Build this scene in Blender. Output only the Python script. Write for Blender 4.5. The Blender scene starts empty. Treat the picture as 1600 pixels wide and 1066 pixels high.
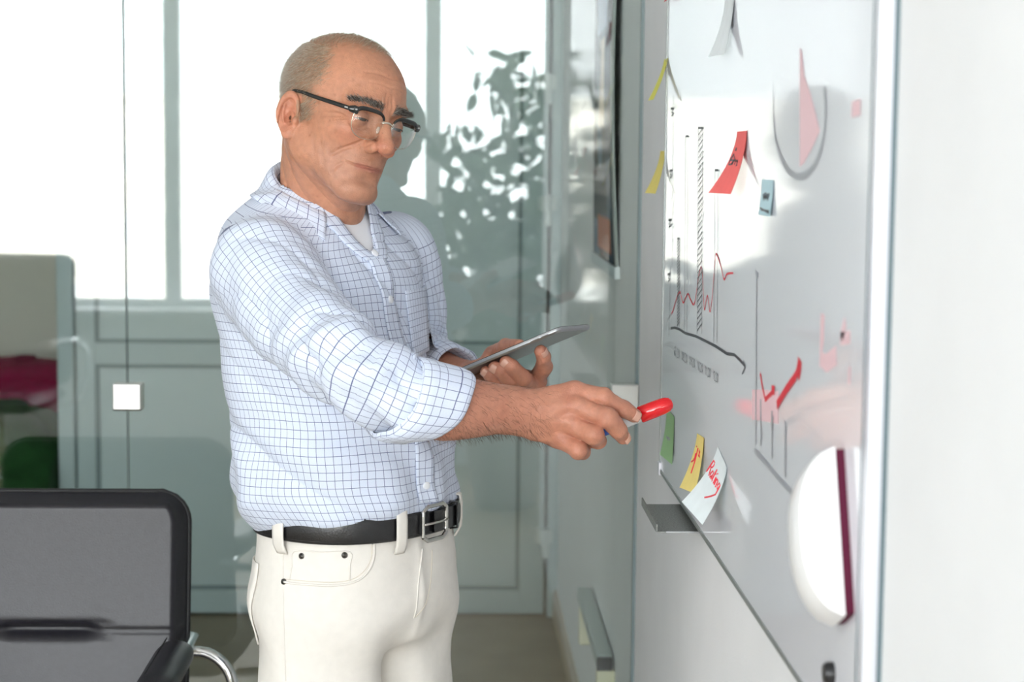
import bpy, bmesh, math, random
import numpy as np
from mathutils import Vector, Matrix

SC = bpy.context.scene
COL = SC.collection
random.seed(7); np.random.seed(7)

# ------------------------------------------------------------------ camera
F_PX, CX, CY = 2900.0, 800.0, 533.0
CAM = np.array([0.0, 0.0, 1.56])
PITCH, YAW, ROLL = math.atan(0.0973), 0.0318, 0.0094
_f = np.array([math.sin(YAW)*math.cos(PITCH), math.cos(YAW)*math.cos(PITCH), -math.sin(PITCH)])
_r0 = np.array([math.cos(YAW), -math.sin(YAW), 0.0])
_u0 = np.cross(_r0, _f)
_r = _r0*math.cos(ROLL) + _u0*math.sin(ROLL)
_u = -_r0*math.sin(ROLL) + _u0*math.cos(ROLL)
cam_data = bpy.data.cameras.new('camera')
cam = bpy.data.objects.new('camera', cam_data)
COL.objects.link(cam)
cam.matrix_world = Matrix(((_r[0], _u[0], -_f[0], CAM[0]), (_r[1], _u[1], -_f[1], CAM[1]),
                           (_r[2], _u[2], -_f[2], CAM[2]), (0, 0, 0, 1)))
cam_data.sensor_width = 36.0
cam_data.lens = F_PX/1600.0*36.0
cam_data.clip_start = 0.05; cam_data.clip_end = 400
cam_data.dof.use_dof = True
cam_data.dof.focus_distance = 2.60
cam_data.dof.aperture_fstop = 5.8
SC.camera = cam

# ------------------------------------------------------------------ world, sun, exposure
w = bpy.data.worlds.new('sky'); SC.world = w; w.use_nodes = True
nt = w.node_tree
bg = nt.nodes['Background']
bg.inputs['Color'].default_value = (0.93, 0.965, 1.0, 1)
bg.inputs['Strength'].default_value = 10.0
sun_d = bpy.data.lights.new('sun_offscreen', 'SUN'); sun_d.energy = 24.0; sun_d.angle = 0.009; sun_d.color = (1.0, 0.95, 0.87)
sun = bpy.data.objects.new('sun_offscreen', sun_d); COL.objects.link(sun)
sun.location = (0, 20, 30)
sun.rotation_euler = Vector((-0.15, -0.72, -0.62)).to_track_quat('-Z', 'Y').to_euler()
SC.view_settings.view_transform = 'Standard'
SC.view_settings.look = 'None'
SC.view_settings.gamma = 1.0
SC.view_settings.use_curve_mapping = False
SC.view_settings.exposure = 0.48
SC.cycles.use_denoising = True
SC.cycles.max_bounces = 10
SC.cycles.diffuse_bounces = 5
SC.cycles.glossy_bounces = 5
SC.cycles.transparent_max_bounces = 16
SC.cycles.caustics_reflective = False
SC.cycles.caustics_refractive = False
SC.cycles.sample_clamp_indirect = 6.0

# ------------------------------------------------------------------ pixel helpers (pixel = a direction, depth is given)
def ray(px, py):
    d = _f + _r*((px-CX)/F_PX) - _u*((py-CY)/F_PX)
    return d
def onY(px, py, Y):
    d = ray(px, py); return CAM + d*((Y-CAM[1])/d[1])
def onX(px, py, X):
    d = ray(px, py); return CAM + d*((X-CAM[0])/d[0])
def onZ(px, py, Z):
    d = ray(px, py); return CAM + d*((Z-CAM[2])/d[2])

# ------------------------------------------------------------------ materials
def mat(name, color, rough=0.6, metal=0.0, noise=0.0, nscale=40.0, bump=0.0, bscale=200.0, spec=0.5, coat=0.0,
        sss=0.0, sssr=(1, 0.3, 0.15), sscale=0.004, vcol=None, sheen=0.0):
    m = bpy.data.materials.new(name); m.use_nodes = True
    t = m.node_tree; b = t.nodes['Principled BSDF']
    b.inputs['Base Color'].default_value = (*color, 1)
    b.inputs['Roughness'].default_value = rough
    b.inputs['Metallic'].default_value = metal
    b.inputs['Specular IOR Level'].default_value = spec
    b.inputs['Coat Weight'].default_value = coat
    b.inputs['Coat Roughness'].default_value = 0.1
    b.inputs['Sheen Weight'].default_value = sheen
    if sss:
        b.inputs['Subsurface Weight'].default_value = sss
        b.inputs['Subsurface Radius'].default_value = sssr
        b.inputs['Subsurface Scale'].default_value = sscale
    src = None
    tc = t.nodes.new('ShaderNodeTexCoord')
    if vcol:
        a = t.nodes.new('ShaderNodeAttribute'); a.attribute_name = vcol
        src = a.outputs['Color']
    if noise:
        n = t.nodes.new('ShaderNodeTexNoise'); n.inputs['Scale'].default_value = nscale
        n.inputs['Detail'].default_value = 6
        t.links.new(tc.outputs['Object'], n.inputs['Vector'])
        mr = t.nodes.new('ShaderNodeMapRange')
        mr.inputs['From Min'].default_value = 0.3; mr.inputs['From Max'].default_value = 0.7
        mr.inputs['To Min'].default_value = 1-noise; mr.inputs['To Max'].default_value = 1+noise
        t.links.new(n.outputs['Fac'], mr.inputs['Value'])
        mx = t.nodes.new('ShaderNodeVectorMath'); mx.operation = 'SCALE'
        if src: t.links.new(src, mx.inputs[0])
        else: mx.inputs[0].default_value = color
        t.links.new(mr.outputs['Result'], mx.inputs['Scale'])
        src = mx.outputs['Vector']
    if src: t.links.new(src, b.inputs['Base Color'])
    if bump:
        n2 = t.nodes.new('ShaderNodeTexNoise'); n2.inputs['Scale'].default_value = bscale
        n2.inputs['Detail'].default_value = 4
        t.links.new(tc.outputs['Object'], n2.inputs['Vector'])
        bp = t.nodes.new('ShaderNodeBump'); bp.inputs['Strength'].default_value = bump
        bp.inputs['Distance'].default_value = 0.002
        t.links.new(n2.outputs['Fac'], bp.inputs['Height'])
        t.links.new(bp.outputs['Normal'], b.inputs['Normal'])
    return m

def glass_mat(name, tint, f0=0.043, rough=0.0):
    m = bpy.data.materials.new(name); m.use_nodes = True
    t = m.node_tree; t.nodes.clear()
    out = t.nodes.new('ShaderNodeOutputMaterial')
    tr = t.nodes.new('ShaderNodeBsdfTransparent'); tr.inputs['Color'].default_value = (*tint, 1)
    gl = t.nodes.new('ShaderNodeBsdfGlossy'); gl.inputs['Roughness'].default_value = rough
    gl.inputs['Color'].default_value = (1, 1, 1, 1)
    lw = t.nodes.new('ShaderNodeLayerWeight'); lw.inputs['Blend'].default_value = 0.5
    p = t.nodes.new('ShaderNodeMath'); p.operation = 'POWER'; p.inputs[1].default_value = 5.0
    t.links.new(lw.outputs['Facing'], p.inputs[0])
    mr = t.nodes.new('ShaderNodeMapRange'); mr.inputs['To Min'].default_value = f0; mr.inputs['To Max'].default_value = 1.0
    t.links.new(p.outputs[0], mr.inputs['Value'])
    mx = t.nodes.new('ShaderNodeMixShader')
    t.links.new(mr.outputs['Result'], mx.inputs['Fac'])
    t.links.new(tr.outputs[0], mx.inputs[1]); t.links.new(gl.outputs[0], mx.inputs[2])
    t.links.new(mx.outputs[0], out.inputs['Surface'])
    return m

M = {}
M['wall'] = mat('wall_paint', (0.86, 0.87, 0.88), 0.8, bump=0.35, bscale=420, noise=0.02, nscale=6)
M['ceiling'] = mat('ceiling_paint', (0.85, 0.85, 0.84), 0.9)
M['beige'] = mat('beige_wall_paint', (0.78, 0.77, 0.68), 0.8, bump=0.1)
M['floor'] = mat('floor_laminate', (0.30, 0.235, 0.155), 0.45, noise=0.12, nscale=5)
M['base'] = mat('baseboard_wood', (0.50, 0.42, 0.30), 0.5, noise=0.1, nscale=30)
M['door'] = mat('door_grey_blue', (0.47, 0.56, 0.57), 0.45, noise=0.02, nscale=4)
M['door_panel'] = mat('door_panel_grey_blue', (0.53, 0.62, 0.63), 0.4)
M['gasket'] = mat('door_gasket', (0.22, 0.28, 0.29), 0.6)
M['frame_white'] = mat('window_frame_white', (0.80, 0.80, 0.80), 0.35)
M['pane'] = glass_mat('window_pane', (0.99, 0.995, 0.99), 0.03)
M['part_glass'] = glass_mat('partition_glass', (0.95, 0.978, 0.968), 0.066)
M['glass_edge'] = mat('glass_edge_green', (0.055, 0.10, 0.085), 0.15)
M['steel'] = mat('brushed_steel', (0.72, 0.72, 0.70), 0.28, metal=1.0)
M['chrome'] = mat('polished_chrome', (0.86, 0.87, 0.88), 0.07, metal=1.0)
M['alu'] = mat('aluminium', (0.62, 0.64, 0.66), 0.35, metal=1.0)
M['hinge'] = mat('hinge_cap', (0.62, 0.68, 0.67), 0.4)
M['black_pl'] = mat('black_plastic', (0.015, 0.015, 0.017), 0.35)
M['facade'] = mat('facade_plaster', (0.83, 0.79, 0.72), 0.9, noise=0.04, nscale=0.5)
M['facade_win'] = mat('facade_glass', (0.55, 0.57, 0.58), 0.2)

# ------------------------------------------------------------------ object helpers
def link(o, parent=None, **props):
    COL.objects.link(o)
    if parent is not None: o.parent = parent
    for k, v in props.items(): o[k] = v
    return o
def mesh_obj(name, verts, faces, m, parent=None, smooth=False, **props):
    me = bpy.data.meshes.new(name)
    me.from_pydata([tuple(float(c) for c in v) for v in verts], [], [tuple(int(i) for i in f) for f in faces])
    if isinstance(m, (list, tuple)):
        for q in m: me.materials.append(q)
    else: me.materials.append(m)
    if smooth: me.polygons.foreach_set('use_smooth', [True]*len(me.polygons))
    me.update()
    o = bpy.data.objects.new(name, me)
    return link(o, parent, **props)
def empty(name, loc=(0, 0, 0), rz=0.0, parent=None, **props):
    o = bpy.data.objects.new(name, None); o.location = loc; o.rotation_euler = (0, 0, rz)
    o.empty_display_size = 0.05
    return link(o, parent, **props)
class MB:
    """collects boxes, tubes and lofts of ONE part"""
    def __init__(s): s.v = []; s.f = []
    def add(s, v, f):
        n = len(s.v); s.v += [tuple(map(float, q)) for q in v]; s.f += [tuple(i+n for i in q) for q in f]; return s
    def box(s, lo, hi):
        (a, b, c), (d, e, g) = lo, hi
        v = [(a, b, c), (d, b, c), (d, e, c), (a, e, c), (a, b, g), (d, b, g), (d, e, g), (a, e, g)]
        return s.add(v, [(0, 3, 2, 1), (4, 5, 6, 7), (0, 1, 5, 4), (1, 2, 6, 5), (2, 3, 7, 6), (3, 0, 4, 7)])
    def tube(s, pts, r, n=12, cap=True, up=None):
        pts = [np.array(p, float) for p in pts]
        rs = r if isinstance(r, (list, tuple, np.ndarray)) else [r]*len(pts)
        v = []; f = []
        t0 = pts[1]-pts[0]; t0 /= np.linalg.norm(t0)
        a = np.array(up if up is not None else ((0, 0, 1) if abs(t0[2]) < 0.9 else (1, 0, 0)), float)
        for i, p in enumerate(pts):
            t = pts[min(i+1, len(pts)-1)]-pts[max(i-1, 0)]; t /= np.linalg.norm(t)+1e-12
            a = a - t*np.dot(a, t); a /= np.linalg.norm(a)+1e-12
            b = np.cross(t, a)
            rr = rs[i]; ra, rb = rr if isinstance(rr, (tuple, list)) else (rr, rr)
            for k in range(n):
                an = 2*math.pi*k/n
                v.append(p + a*ra*math.cos(an) + b*rb*math.sin(an))
        for i in range(len(pts)-1):
            for k in range(n):
                f.append((i*n+k, i*n+(k+1) % n, (i+1)*n+(k+1) % n, (i+1)*n+k))
        if cap:
            f.append(tuple(range(n-1, -1, -1))); m0 = (len(pts)-1)*n; f.append(tuple(range(m0, m0+n)))
        return s.add(v, f)
    def build(s, name, m, parent=None, smooth=False, bevel=0.0, seg=2, **props):
        o = mesh_obj(name, s.v, s.f, m, parent, smooth, **props)
        if bevel:
            b = o.modifiers.new('bevel', 'BEVEL'); b.width = bevel; b.segments = seg; b.limit_method = 'ANGLE'
            b.angle_limit = math.radians(40)
        return o
def box(name, lo, hi, m, parent=None, bevel=0.0, **props):
    return MB().box(lo, hi).build(name, m, parent, bevel=bevel, **props)
def autosmooth(o, ang=40):
    o.data.polygons.foreach_set('use_smooth', [True]*len(o.data.polygons))
    try:
        o.data.set_sharp_from_angle(angle=math.radians(ang))
    except Exception: pass
S = dict(kind='structure')

# ------------------------------------------------------------------ the room
XW = 0.361        # right wall
YG = 3.58         # glass partition
YB = 6.26         # door wall across the corridor
YWIN = -2.3; XL = -3.4; ZC = 2.85
box('floor', (XL-0.2, YWIN-0.2, -0.1), (2.2, 8.2, 0.0), M['floor'], **S)
box('ceiling', (XL-0.2, YWIN-0.2, ZC), (2.2, 8.2, ZC+0.15), M['ceiling'], **S)
box('wall_right', (XW, -0.4, 0), (XW+0.14, 8.2, ZC), M['wall'], **S)
box('wall_return', (XW+0.14, -0.54, 0), (2.0, -0.4, ZC), M['wall'], **S)
box('wall_side', (2.0, YWIN, 0), (2.14, -0.4, ZC), M['wall'], **S)
box('wall_beige', (XL, 7.9, 0), (XW, 8.05, ZC), M['beige'], **S)
mb = MB(); mb.box((XW-0.014, YG+0.02, 0), (XW, YB, 0.085)); mb.box((XW-0.010, YG+0.02, 0.085), (XW, YB, 0.095))
mb.build('baseboard_right', M['base'], **S)
# window wall behind the camera (the windows mirrored in the glass partition)
def window_wall(name, wname, fixed, axis, lo, hi, mull, thick, sign, zs=0.77, zh=2.5, n0=1):
    def B(a, b, z0, z1, d0=0.0, d1=None):
        d1 = thick if d1 is None else d1
        p, q = sorted((fixed+sign*d0, fixed+sign*d1))
        return ((a, p, z0), (b, q, z1)) if axis == 0 else ((p, a, z0), (q, b, z1))
    m = MB(); m.box(*B(lo, hi, 0, zs)); m.box(*B(lo, hi, zh, ZC)); m.build(name, M['wall'], **S)
    sill = MB(); sill.box(*B(lo, hi, zs, zs+0.03, -0.16, 0.02)); sill.build('trim_%d' % n0, M['frame_white'], bevel=0.004, **S)
    edges = [lo]+mull+[hi]
    for i in range(len(edges)-1):
        a, b = edges[i], edges[i+1]
        e = empty('window_%d' % (n0+i), **S)
        fr = MB(); w_ = 0.04
        fr.box(*B(a, a+w_, zs, zh, 0.03, 0.10)); fr.box(*B(b-w_, b, zs, zh, 0.03, 0.10))
        fr.box(*B(a+w_, b-w_, zs, zs+0.07, 0.03, 0.10)); fr.box(*B(a+w_, b-w_, zh-0.05, zh, 0.03, 0.10))
        fr.build('window_frame', M['frame_white'], e)
        pn = MB(); pn.box(*B(a+w_, b-w_, zs+0.07, zh-0.05, 0.06, 0.066)); pn.build('pane', M['pane'], e)
    ld = bpy.data.lights.new('window_front_offscreen', 'AREA'); ld.shape = 'RECTANGLE'
    ld.size = hi-lo; ld.size_y = zh-zs; ld.cycles.is_portal = True
    lo_ = bpy.data.objects.new('window_front_offscreen', ld)
    c = (lo+hi)/2; p = fixed-sign*0.005
    lo_.location = (c, p, (zs+zh)/2) if axis == 0 else (p, c, (zs+zh)/2)
    nrm = Vector((0, -sign, 0)) if axis == 0 else Vector((-sign, 0, 0))
    lo_.rotation_euler = nrm.to_track_quat('-Z', 'Z').to_euler()
    COL.objects.link(lo_)
window_wall('wall_front', 'w', YWIN, 0, XL, 2.0, [-2.75, -1.43, -0.11, 1.0], 0.2, -1, n0=1)
box('wall_left', (XL-0.2, YWIN, 0), (XL, 8.05, ZC), M['wall'], **S)

# door wall (a grey-blue double door in its frame) at the far side of the corridor
XJ = float(onY(93, 700, YB)[0])
DW = XW - XJ
box('wall_back', (XJ, YB+0.03, 2.32), (XW, YB+0.15, ZC), M['wall'], **S)
box('wall_jamb', (XJ, YB+0.15, 0), (XJ+0.1, 7.9, ZC), M['beige'], **S)
d1 = empty('door_1', (0, 0, 0), **S)
fr = MB(); JW = 0.055
fr.box((XJ, YB-0.02, 0), (XJ+JW, YB+0.13, 2.32)); fr.box((XW-0.035, YB-0.02, 0), (XW, YB+0.13, 2.32))
fr.box((XJ+JW, YB-0.02, 2.25), (XW-0.035, YB+0.13, 2.32)); fr.build('door_frame', M['door'], d1, bevel=0.004)
# two leaves: stiles and rails, upper and lower panel, gasket lines
def leaf(x0, x1, xs0, xs1):
    e = MB(); y0, y1 = YB, YB+0.055
    zl, zm0, zm1, zt = 0.09, float(onY(400, 571, YB)[2]), float(onY(400, 537, YB)[2]), 2.14
    for (a, b, c, d) in ((x0, xs0, 0.008, 2.245), (xs1, x1, 0.008, 2.245)):
        e.box((a, y0, c), (b, y1, d))
    for (c, d) in ((0.008, zl), (zm0, zm1), (zt, 2.245)): e.box((xs0, y0, c), (xs1, y1, d))
    lf = e.build('door_leaf', M['door'], d1, bevel=0.003)
    for (c, d) in ((zl, zm0), (zm1, zt)):
        g = MB(); t_ = 0.012
        g.box((xs0, y0+0.004, c), (xs0+t_, y0+0.03, d)); g.box((xs1-t_, y0+0.004, c), (xs1, y0+0.03, d))
        g.box((xs0+t_, y0+0.004, c), (xs1-t_, y0+0.03, c+t_)); g.box((xs0+t_, y0+0.004, d-t_), (xs1-t_, y0+0.03, d))
        g.build('gasket', M['gasket'], lf)
        box('panel', (xs0+t_, y0+0.014, c+t_), (xs1-t_, y0+0.04, d-t_), M['door_panel'], lf)
    return lf
xa = float(onY(150, 700, YB)[0]); xb = float(onY(813, 700, YB)[0]); xr = float(onY(852, 700, YB)[0])
xm = (XJ+JW+xr)/2
leaf(XJ+JW+0.004, xm-0.002, xa, xm-0.075)
lr = leaf(xm+0.002, xr, xm+0.075, xb)
for (px, py) in ((855, 128), (855, 318), (850, 838)):
    p = onY(px, py, YB-0.02)
    h = MB(); h.tube([(p[0], YB-0.022, p[2]-0.026), (p[0], YB-0.022, p[2]+0.026)], 0.02, 16)
    h.tube([(p[0]+0.004, YB-0.022, p[2]-0.075), (p[0]+0.004, YB-0.022, p[2]-0.026)], 0.013, 12)
    h.box((p[0]-0.03, YB-0.03, p[2]-0.022), (p[0]+0.03, YB+0.002, p[2]+0.022))
    o = h.build('hinge', M['hinge'], d1); autosmooth(o)

# glass partition: panes side by side, steel clamps, slim wall channel
gp = empty('wall_glass', (0, YG, 0), **S)
XS = float(onY(197, 400, YG)[0])
def pane(x0, x1):
    o = box('glass_panel', (x0, -0.005, 0.012), (x1, 0.005, ZC-0.02), [M['part_glass'], M['glass_edge']], gp)
    o.data.polygons[3].material_index = 1; o.data.polygons[5].material_index = 1
    return o
PW = 1.02
pane(XS+0.0015, XW-0.005)
pane(XS-PW, XS-0.0015); pane(XS-2*PW-0.003, XS-PW-0.003)
pane(XL+0.01, XS-2*PW-0.006)
ch = MB(); ch.box((XW-0.006, -0.007, 0), (XW, 0.008, ZC)); ch.build('wall_channel', M['gasket'], gp)
ch = MB(); ch.box((XL, -0.014, 0), (XW-0.012, 0.014, 0.012)); ch.build('floor_channel', M['alu'], gp)
def clamp(px0, py0, px1, py1, name='glass_clamp'):
    a = onY(px0, py0, YG-0.012); b = onY(px1, py1, YG-0.012)
    m = MB(); m.box((a[0], -0.020, b[2]), (b[0], -0.0052, a[2])); m.box((a[0], 0.0052, b[2]), (b[0], 0.02, a[2]))
    return m.build(name, M['steel'], gp, bevel=0.004, seg=3)
clamp(176, 599, 222, 642); 
ca = onY(955, 600, YG-0.012)
m = MB(); m.box((ca[0], -0.02, ca[2]-0.054), (XW, -0.0052, ca[2])); m.box((ca[0], 0.0052, ca[2]-0.054), (XW, 0.02, ca[2]))
m.build('glass_clamp', M['steel'], gp, bevel=0.003)

# building across the street, seen only as a faint mirror image in the glass
bd = empty('apartment_building', (-12, -86, -14), label='pale plaster apartment building across the street outside the windows', category='building')
box('facade', (-11, -6, 0), (9, 6, 18.2), M['facade'], bd)
box('parapet', (-11.2, -6.2, 18.2), (9.2, 6.2, 18.5), M['facade'], bd)
for i in range(6):
    for k in range(5):
        x = -9.6+i*3.1; z = 1.6+k*3.3
        wn = MB(); wn.box((x, 6.0, z), (x+1.0, 6.06, z+1.5)); wn.build('window', M['facade_win'], bd)
# ================================================================== whiteboard
M['board'] = mat('whiteboard_enamel', (0.85, 0.86, 0.91), 0.07, spec=0.55)
M['ink_black'] = mat('black_marker_ink', (0.07, 0.075, 0.085), 0.5)
M['ink_grey'] = mat('faded_grey_marker_ink', (0.36, 0.38, 0.41), 0.5)
M['ink_red'] = mat('red_marker_ink', (0.72, 0.03, 0.05), 0.5)
M['ink_pink'] = mat('faded_pink_marker_ink', (0.86, 0.60, 0.64), 0.5)
M['dark_strip'] = mat('dark_edge_strip', (0.10, 0.15, 0.17), 0.5)
M['tray'] = mat('grey_tray_metal', (0.25, 0.26, 0.245), 0.5, metal=0.3, noise=0.45, nscale=420)
XBd = XW-0.015
bz = float(onX(1085, 812, XBd)[2]); by0 = float(onX(1361, 250, XBd)[1]); by1 = float(onX(1040, 250, XBd)[1])
bt = bz+1.2
wb = empty('whiteboard', (XW, (by0+by1)/2, bz), label='white enamel whiteboard with thin aluminium frame covered in marker charts', category='whiteboard')
def wbl(v): return (v[0]-XW, v[1]-(by0+by1)/2, v[2]-bz)
def wbox(name, lo, hi, m, bevel=0.0): return box(name, wbl(lo), wbl(hi), m, wb, bevel)
wbox('board_panel', (XBd, by0, bz), (XW-0.002, by1, bt), M['board'])
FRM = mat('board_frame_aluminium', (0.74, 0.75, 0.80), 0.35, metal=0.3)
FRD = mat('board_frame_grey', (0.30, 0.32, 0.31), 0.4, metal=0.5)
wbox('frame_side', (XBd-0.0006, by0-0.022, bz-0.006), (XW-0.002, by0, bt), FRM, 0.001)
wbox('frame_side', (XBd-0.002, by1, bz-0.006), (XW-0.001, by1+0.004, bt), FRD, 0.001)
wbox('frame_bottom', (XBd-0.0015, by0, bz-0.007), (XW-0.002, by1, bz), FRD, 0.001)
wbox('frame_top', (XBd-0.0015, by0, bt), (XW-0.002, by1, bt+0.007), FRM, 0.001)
wbox('edge_strip', (XW-0.0034, by0-0.026, bz-0.006), (XW, by0-0.0005, bt), M['dark_strip'])  # thin dark teal strips that draw the lines along the board's near edge
wbox('edge_strip', (XBd-0.0012, by0-0.0012, bz), (XBd, by0+0.0012, bt), M['dark_strip'])
wbox('corner_cap', (XBd-0.004, by1-0.012, bz-0.010), (XW-0.001, by1+0.010, bz+0.012), FRM, 0.002)

def stroke3(P, wid, nrm):
    """flat ribbon along 3-D polyline P lying on a surface with normal nrm"""
    P = [np.array(p, float) for p in P]; v = []; f = []
    for i, p in enumerate(P):
        t = P[min(i+1, len(P)-1)]-P[max(i-1, 0)]; t /= np.linalg.norm(t)+1e-9
        s_ = np.cross(t, nrm); s_ /= np.linalg.norm(s_)+1e-9
        ww = wid if np.isscalar(wid) else wid[i]
        v += [p-s_*ww/2, p+s_*ww/2]
    for i in range(len(P)-1): f.append((2*i, 2*i+1, 2*i+3, 2*i+2))
    return v, f
NB = np.array([-1.0, 0, 0])
def bpt(px, py, off=0.0007): return onX(px, py, XBd-off)
def board_drawing(name, strokes, m, lift=0.0006):
    q = MB()
    for k, (pts, wid) in enumerate(strokes):
        P = [np.array(wbl(bpt(*p, off=lift+0.0002*(k % 3)))) for p in pts]
        q.add(*stroke3(P, wid, NB))
    return q.build(name, m, wb)
def smooth(L, n=5): return [tuple(p[:2]) for p in np.asarray([hermite2(L, t) for t in np.linspace(0, len(L)-1, n*(len(L)-1)+1)])]
def hermite2(L, t):
    i = min(int(t), len(L)-2); u = t-i; P = [np.array(L[max(0, min(len(L)-1, j))], float) for j in (i-1, i, i+1, i+2)]
    return 0.5*(2*P[1]+(P[2]-P[0])*u+(2*P[0]-5*P[1]+4*P[2]-P[3])*u*u+(3*P[1]-P[0]-3*P[2]+P[3])*u**3)
def c2(L): return [(980+x/2.538, 400+y/2.538) for x, y in L]
def c1(L): return [(980+x/2.538, y/2.538) for x, y in L]
st = []
st.append((c2([(172,287),(188,285),(205,290),(230,307),(270,318),(310,338),(350,358),(395,388),(425,392),(445,412),(468,438)]), 0.004))
st.append((c2([(460,415),(468,438),(455,470)]), 0.003))
st.append((c1([(182,380),(180,700),(178,1062)]), 0.003)); st.append((c2([(172,40),(165,320)]), 0.003))
def bar(x0, x1, y0, y1, hatch, lean=0.0):
    st.append(([(x0, y0), (x0-lean, y1)], 0.0025)); st.append(([(x1, y0), (x1-lean, y1)], 0.0025))
    st.append(([(x0, y0), (x1, y0)], 0.003))
    if hatch:
        n = int((y1-y0)/hatch)
        for i in range(n):
            ya = y0+hatch*i; st.append(([(x0-lean*i/n, ya+hatch*1.2), (x1-lean*i/n, ya)], 0.0016))
bar(1058, 1061.5, 373, 511, 5); bar(1071, 1075, 213, 518, 0, 2); bar(1091, 1098, 200, 522, 9, 2); bar(1117, 1122, 266, 536, 0, 2)
for (x, y) in ((1051, 175), (1049, 272), (1047, 349), (1046, 434)):
    st.append(([(x-3, y-5), (x+1, y-6), (x-2, y+1), (x+1.5, y+2), (x-2, y+6)], 0.004))
DIG = {'0': [(.5,0),(.1,.3),(.1,.7),(.5,1),(.9,.7),(.9,.3),(.5,0)], '1': [(.3,.25),(.6,0),(.6,1)],
       '2': [(.1,.2),(.5,0),(.9,.25),(.1,1),(.95,1)], '7': [(.1,0),(.9,0),(.4,1)],
       '8': [(.5,.45),(.15,.22),(.5,0),(.85,.22),(.5,.45),(.1,.75),(.5,1),(.9,.75),(.5,.45)],
       '9': [(.85,.3),(.5,.5),(.15,.3),(.5,0),(.85,.3),(.8,1)], ',': [(.3,.95),(.1,1.2)]}
lx = 1053.0
for word in ('07,20', '08,20', '09,20', '10,20', '11,20', '12,20'):
    for chh in word:
        ww = 2.1 if chh != ',' else 0.7
        y0 = 541+(lx-1053)*0.62
        st.append(([(lx+ww*0.72*u, y0+14*v+u*1.2) for u, v in DIG[chh]], 0.0021)); lx += ww
    lx += 3.0
board_drawing('bar_chart_drawing', st, M['ink_black'])
board_drawing('trend_line_drawing', [
    (smooth(c2([(175,230),(183,212),(195,170),(208,143),(215,165),(222,186),(231,168),(240,150),(250,172),(263,193),(272,160),(283,80),(292,45),(298,75),(301,140),(306,212),(312,180),(318,158),(323,190),(328,221),(336,170),(343,80),(349,10),(352,-8),(360,6),(372,45),(384,93),(395,72),(420,68)])), 0.0028)], M['ink_red'])
board_drawing('axis_drawing', [(c2([(512,65),(511,400),(509,750)]), 0.006), (c2([(506,60),(518,80)]), 0.005),
    (c2([(505,772),(560,835),(640,930),(685,978)]), 0.006), (c2([(529,568),(530,750)]), 0.007), (c2([(574,615),(574,805)]), 0.007),
    (c2([(570,655),(577,668)]), 0.016), (c2([(627,655),(626,880)]), 0.010)], M['ink_grey'])
board_drawing('arrow_drawing', [(c2([(527,465),(536,520),(547,570),(582,535)]), 0.006), (c2([(572,530),(584,534)]), 0.01),
    (c2([(593,592),(630,530),(665,480),(682,440)]), 0.010), (c2([(684,410),(682,440),(676,470)]), 0.020)], M['ink_red'])
for k_, sm_ in enumerate(((c2([(495,590),(540,592),(600,602)]), 0.035), (c2([(775,230),(772,330),(768,410),(790,425),(830,395)]), 0.018),
    (c2([(865,260),(850,320),(845,330),(885,322)]), 0.012), (c2([(882,440),(880,510)]), 0.01), (c1([(890,435),(925,425)]), 0.014))):
    board_drawing('smudge_drawing', [sm_], M['ink_pink'], 0.0003)
pie = [(1249+41*math.sin(a), 172-104*math.cos(a)) for a in np.linspace(math.radians(-75), math.radians(-290), 40)]
board_drawing('pie_chart_drawing', [(pie, [0.002+0.006*min(1, i/12) for i in range(40)])], M['ink_grey'])
sec = c1([(684,188),(692,205),(702,300),(722,358),(742,430),(764,520),(732,590),(700,648),(684,662)])
sv = [wbl(bpt(x, y, 0.0005)) for x, y in sec]
mesh_obj('pie_sector_drawing', sv, [tuple(range(len(sv)))], M['ink_pink'], wb)

# marker tray: short folded metal shelf hooked under the frame
tray = empty('marker_tray', (0, 0, 0), label='short grey speckled metal marker tray hooked under the whiteboard', category='tray')
ty0 = float(onX(1086, 826, XBd)[1]); ty1 = float(onX(1058, 789, XBd)[1]); tz = bz-0.018
mb = MB(); tw = 0.068
mb.box((XW-tw, ty0, tz), (XW-0.001, ty1, tz+0.002)); mb.build('shelf', M['tray'], tray)
mb = MB(); mb.box((XW-tw-0.002, ty0+0.004, tz), (XW-tw, ty1, tz+0.012)); mb.build('lip', M['tray'], tray)
mb = MB(); mb.box((XW-0.0016, ty0, tz), (XW-0.0001, ty1, bz-0.006)); mb.build('back_plate', M['tray'], tray)
mb = MB(); mb.tube([(XW-tw+0.012, ty0, tz+0.001), (XW-0.004, ty0, tz+0.001)], 0.0018, 8); mb.build('rolled_edge', M['alu'], tray)

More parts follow.
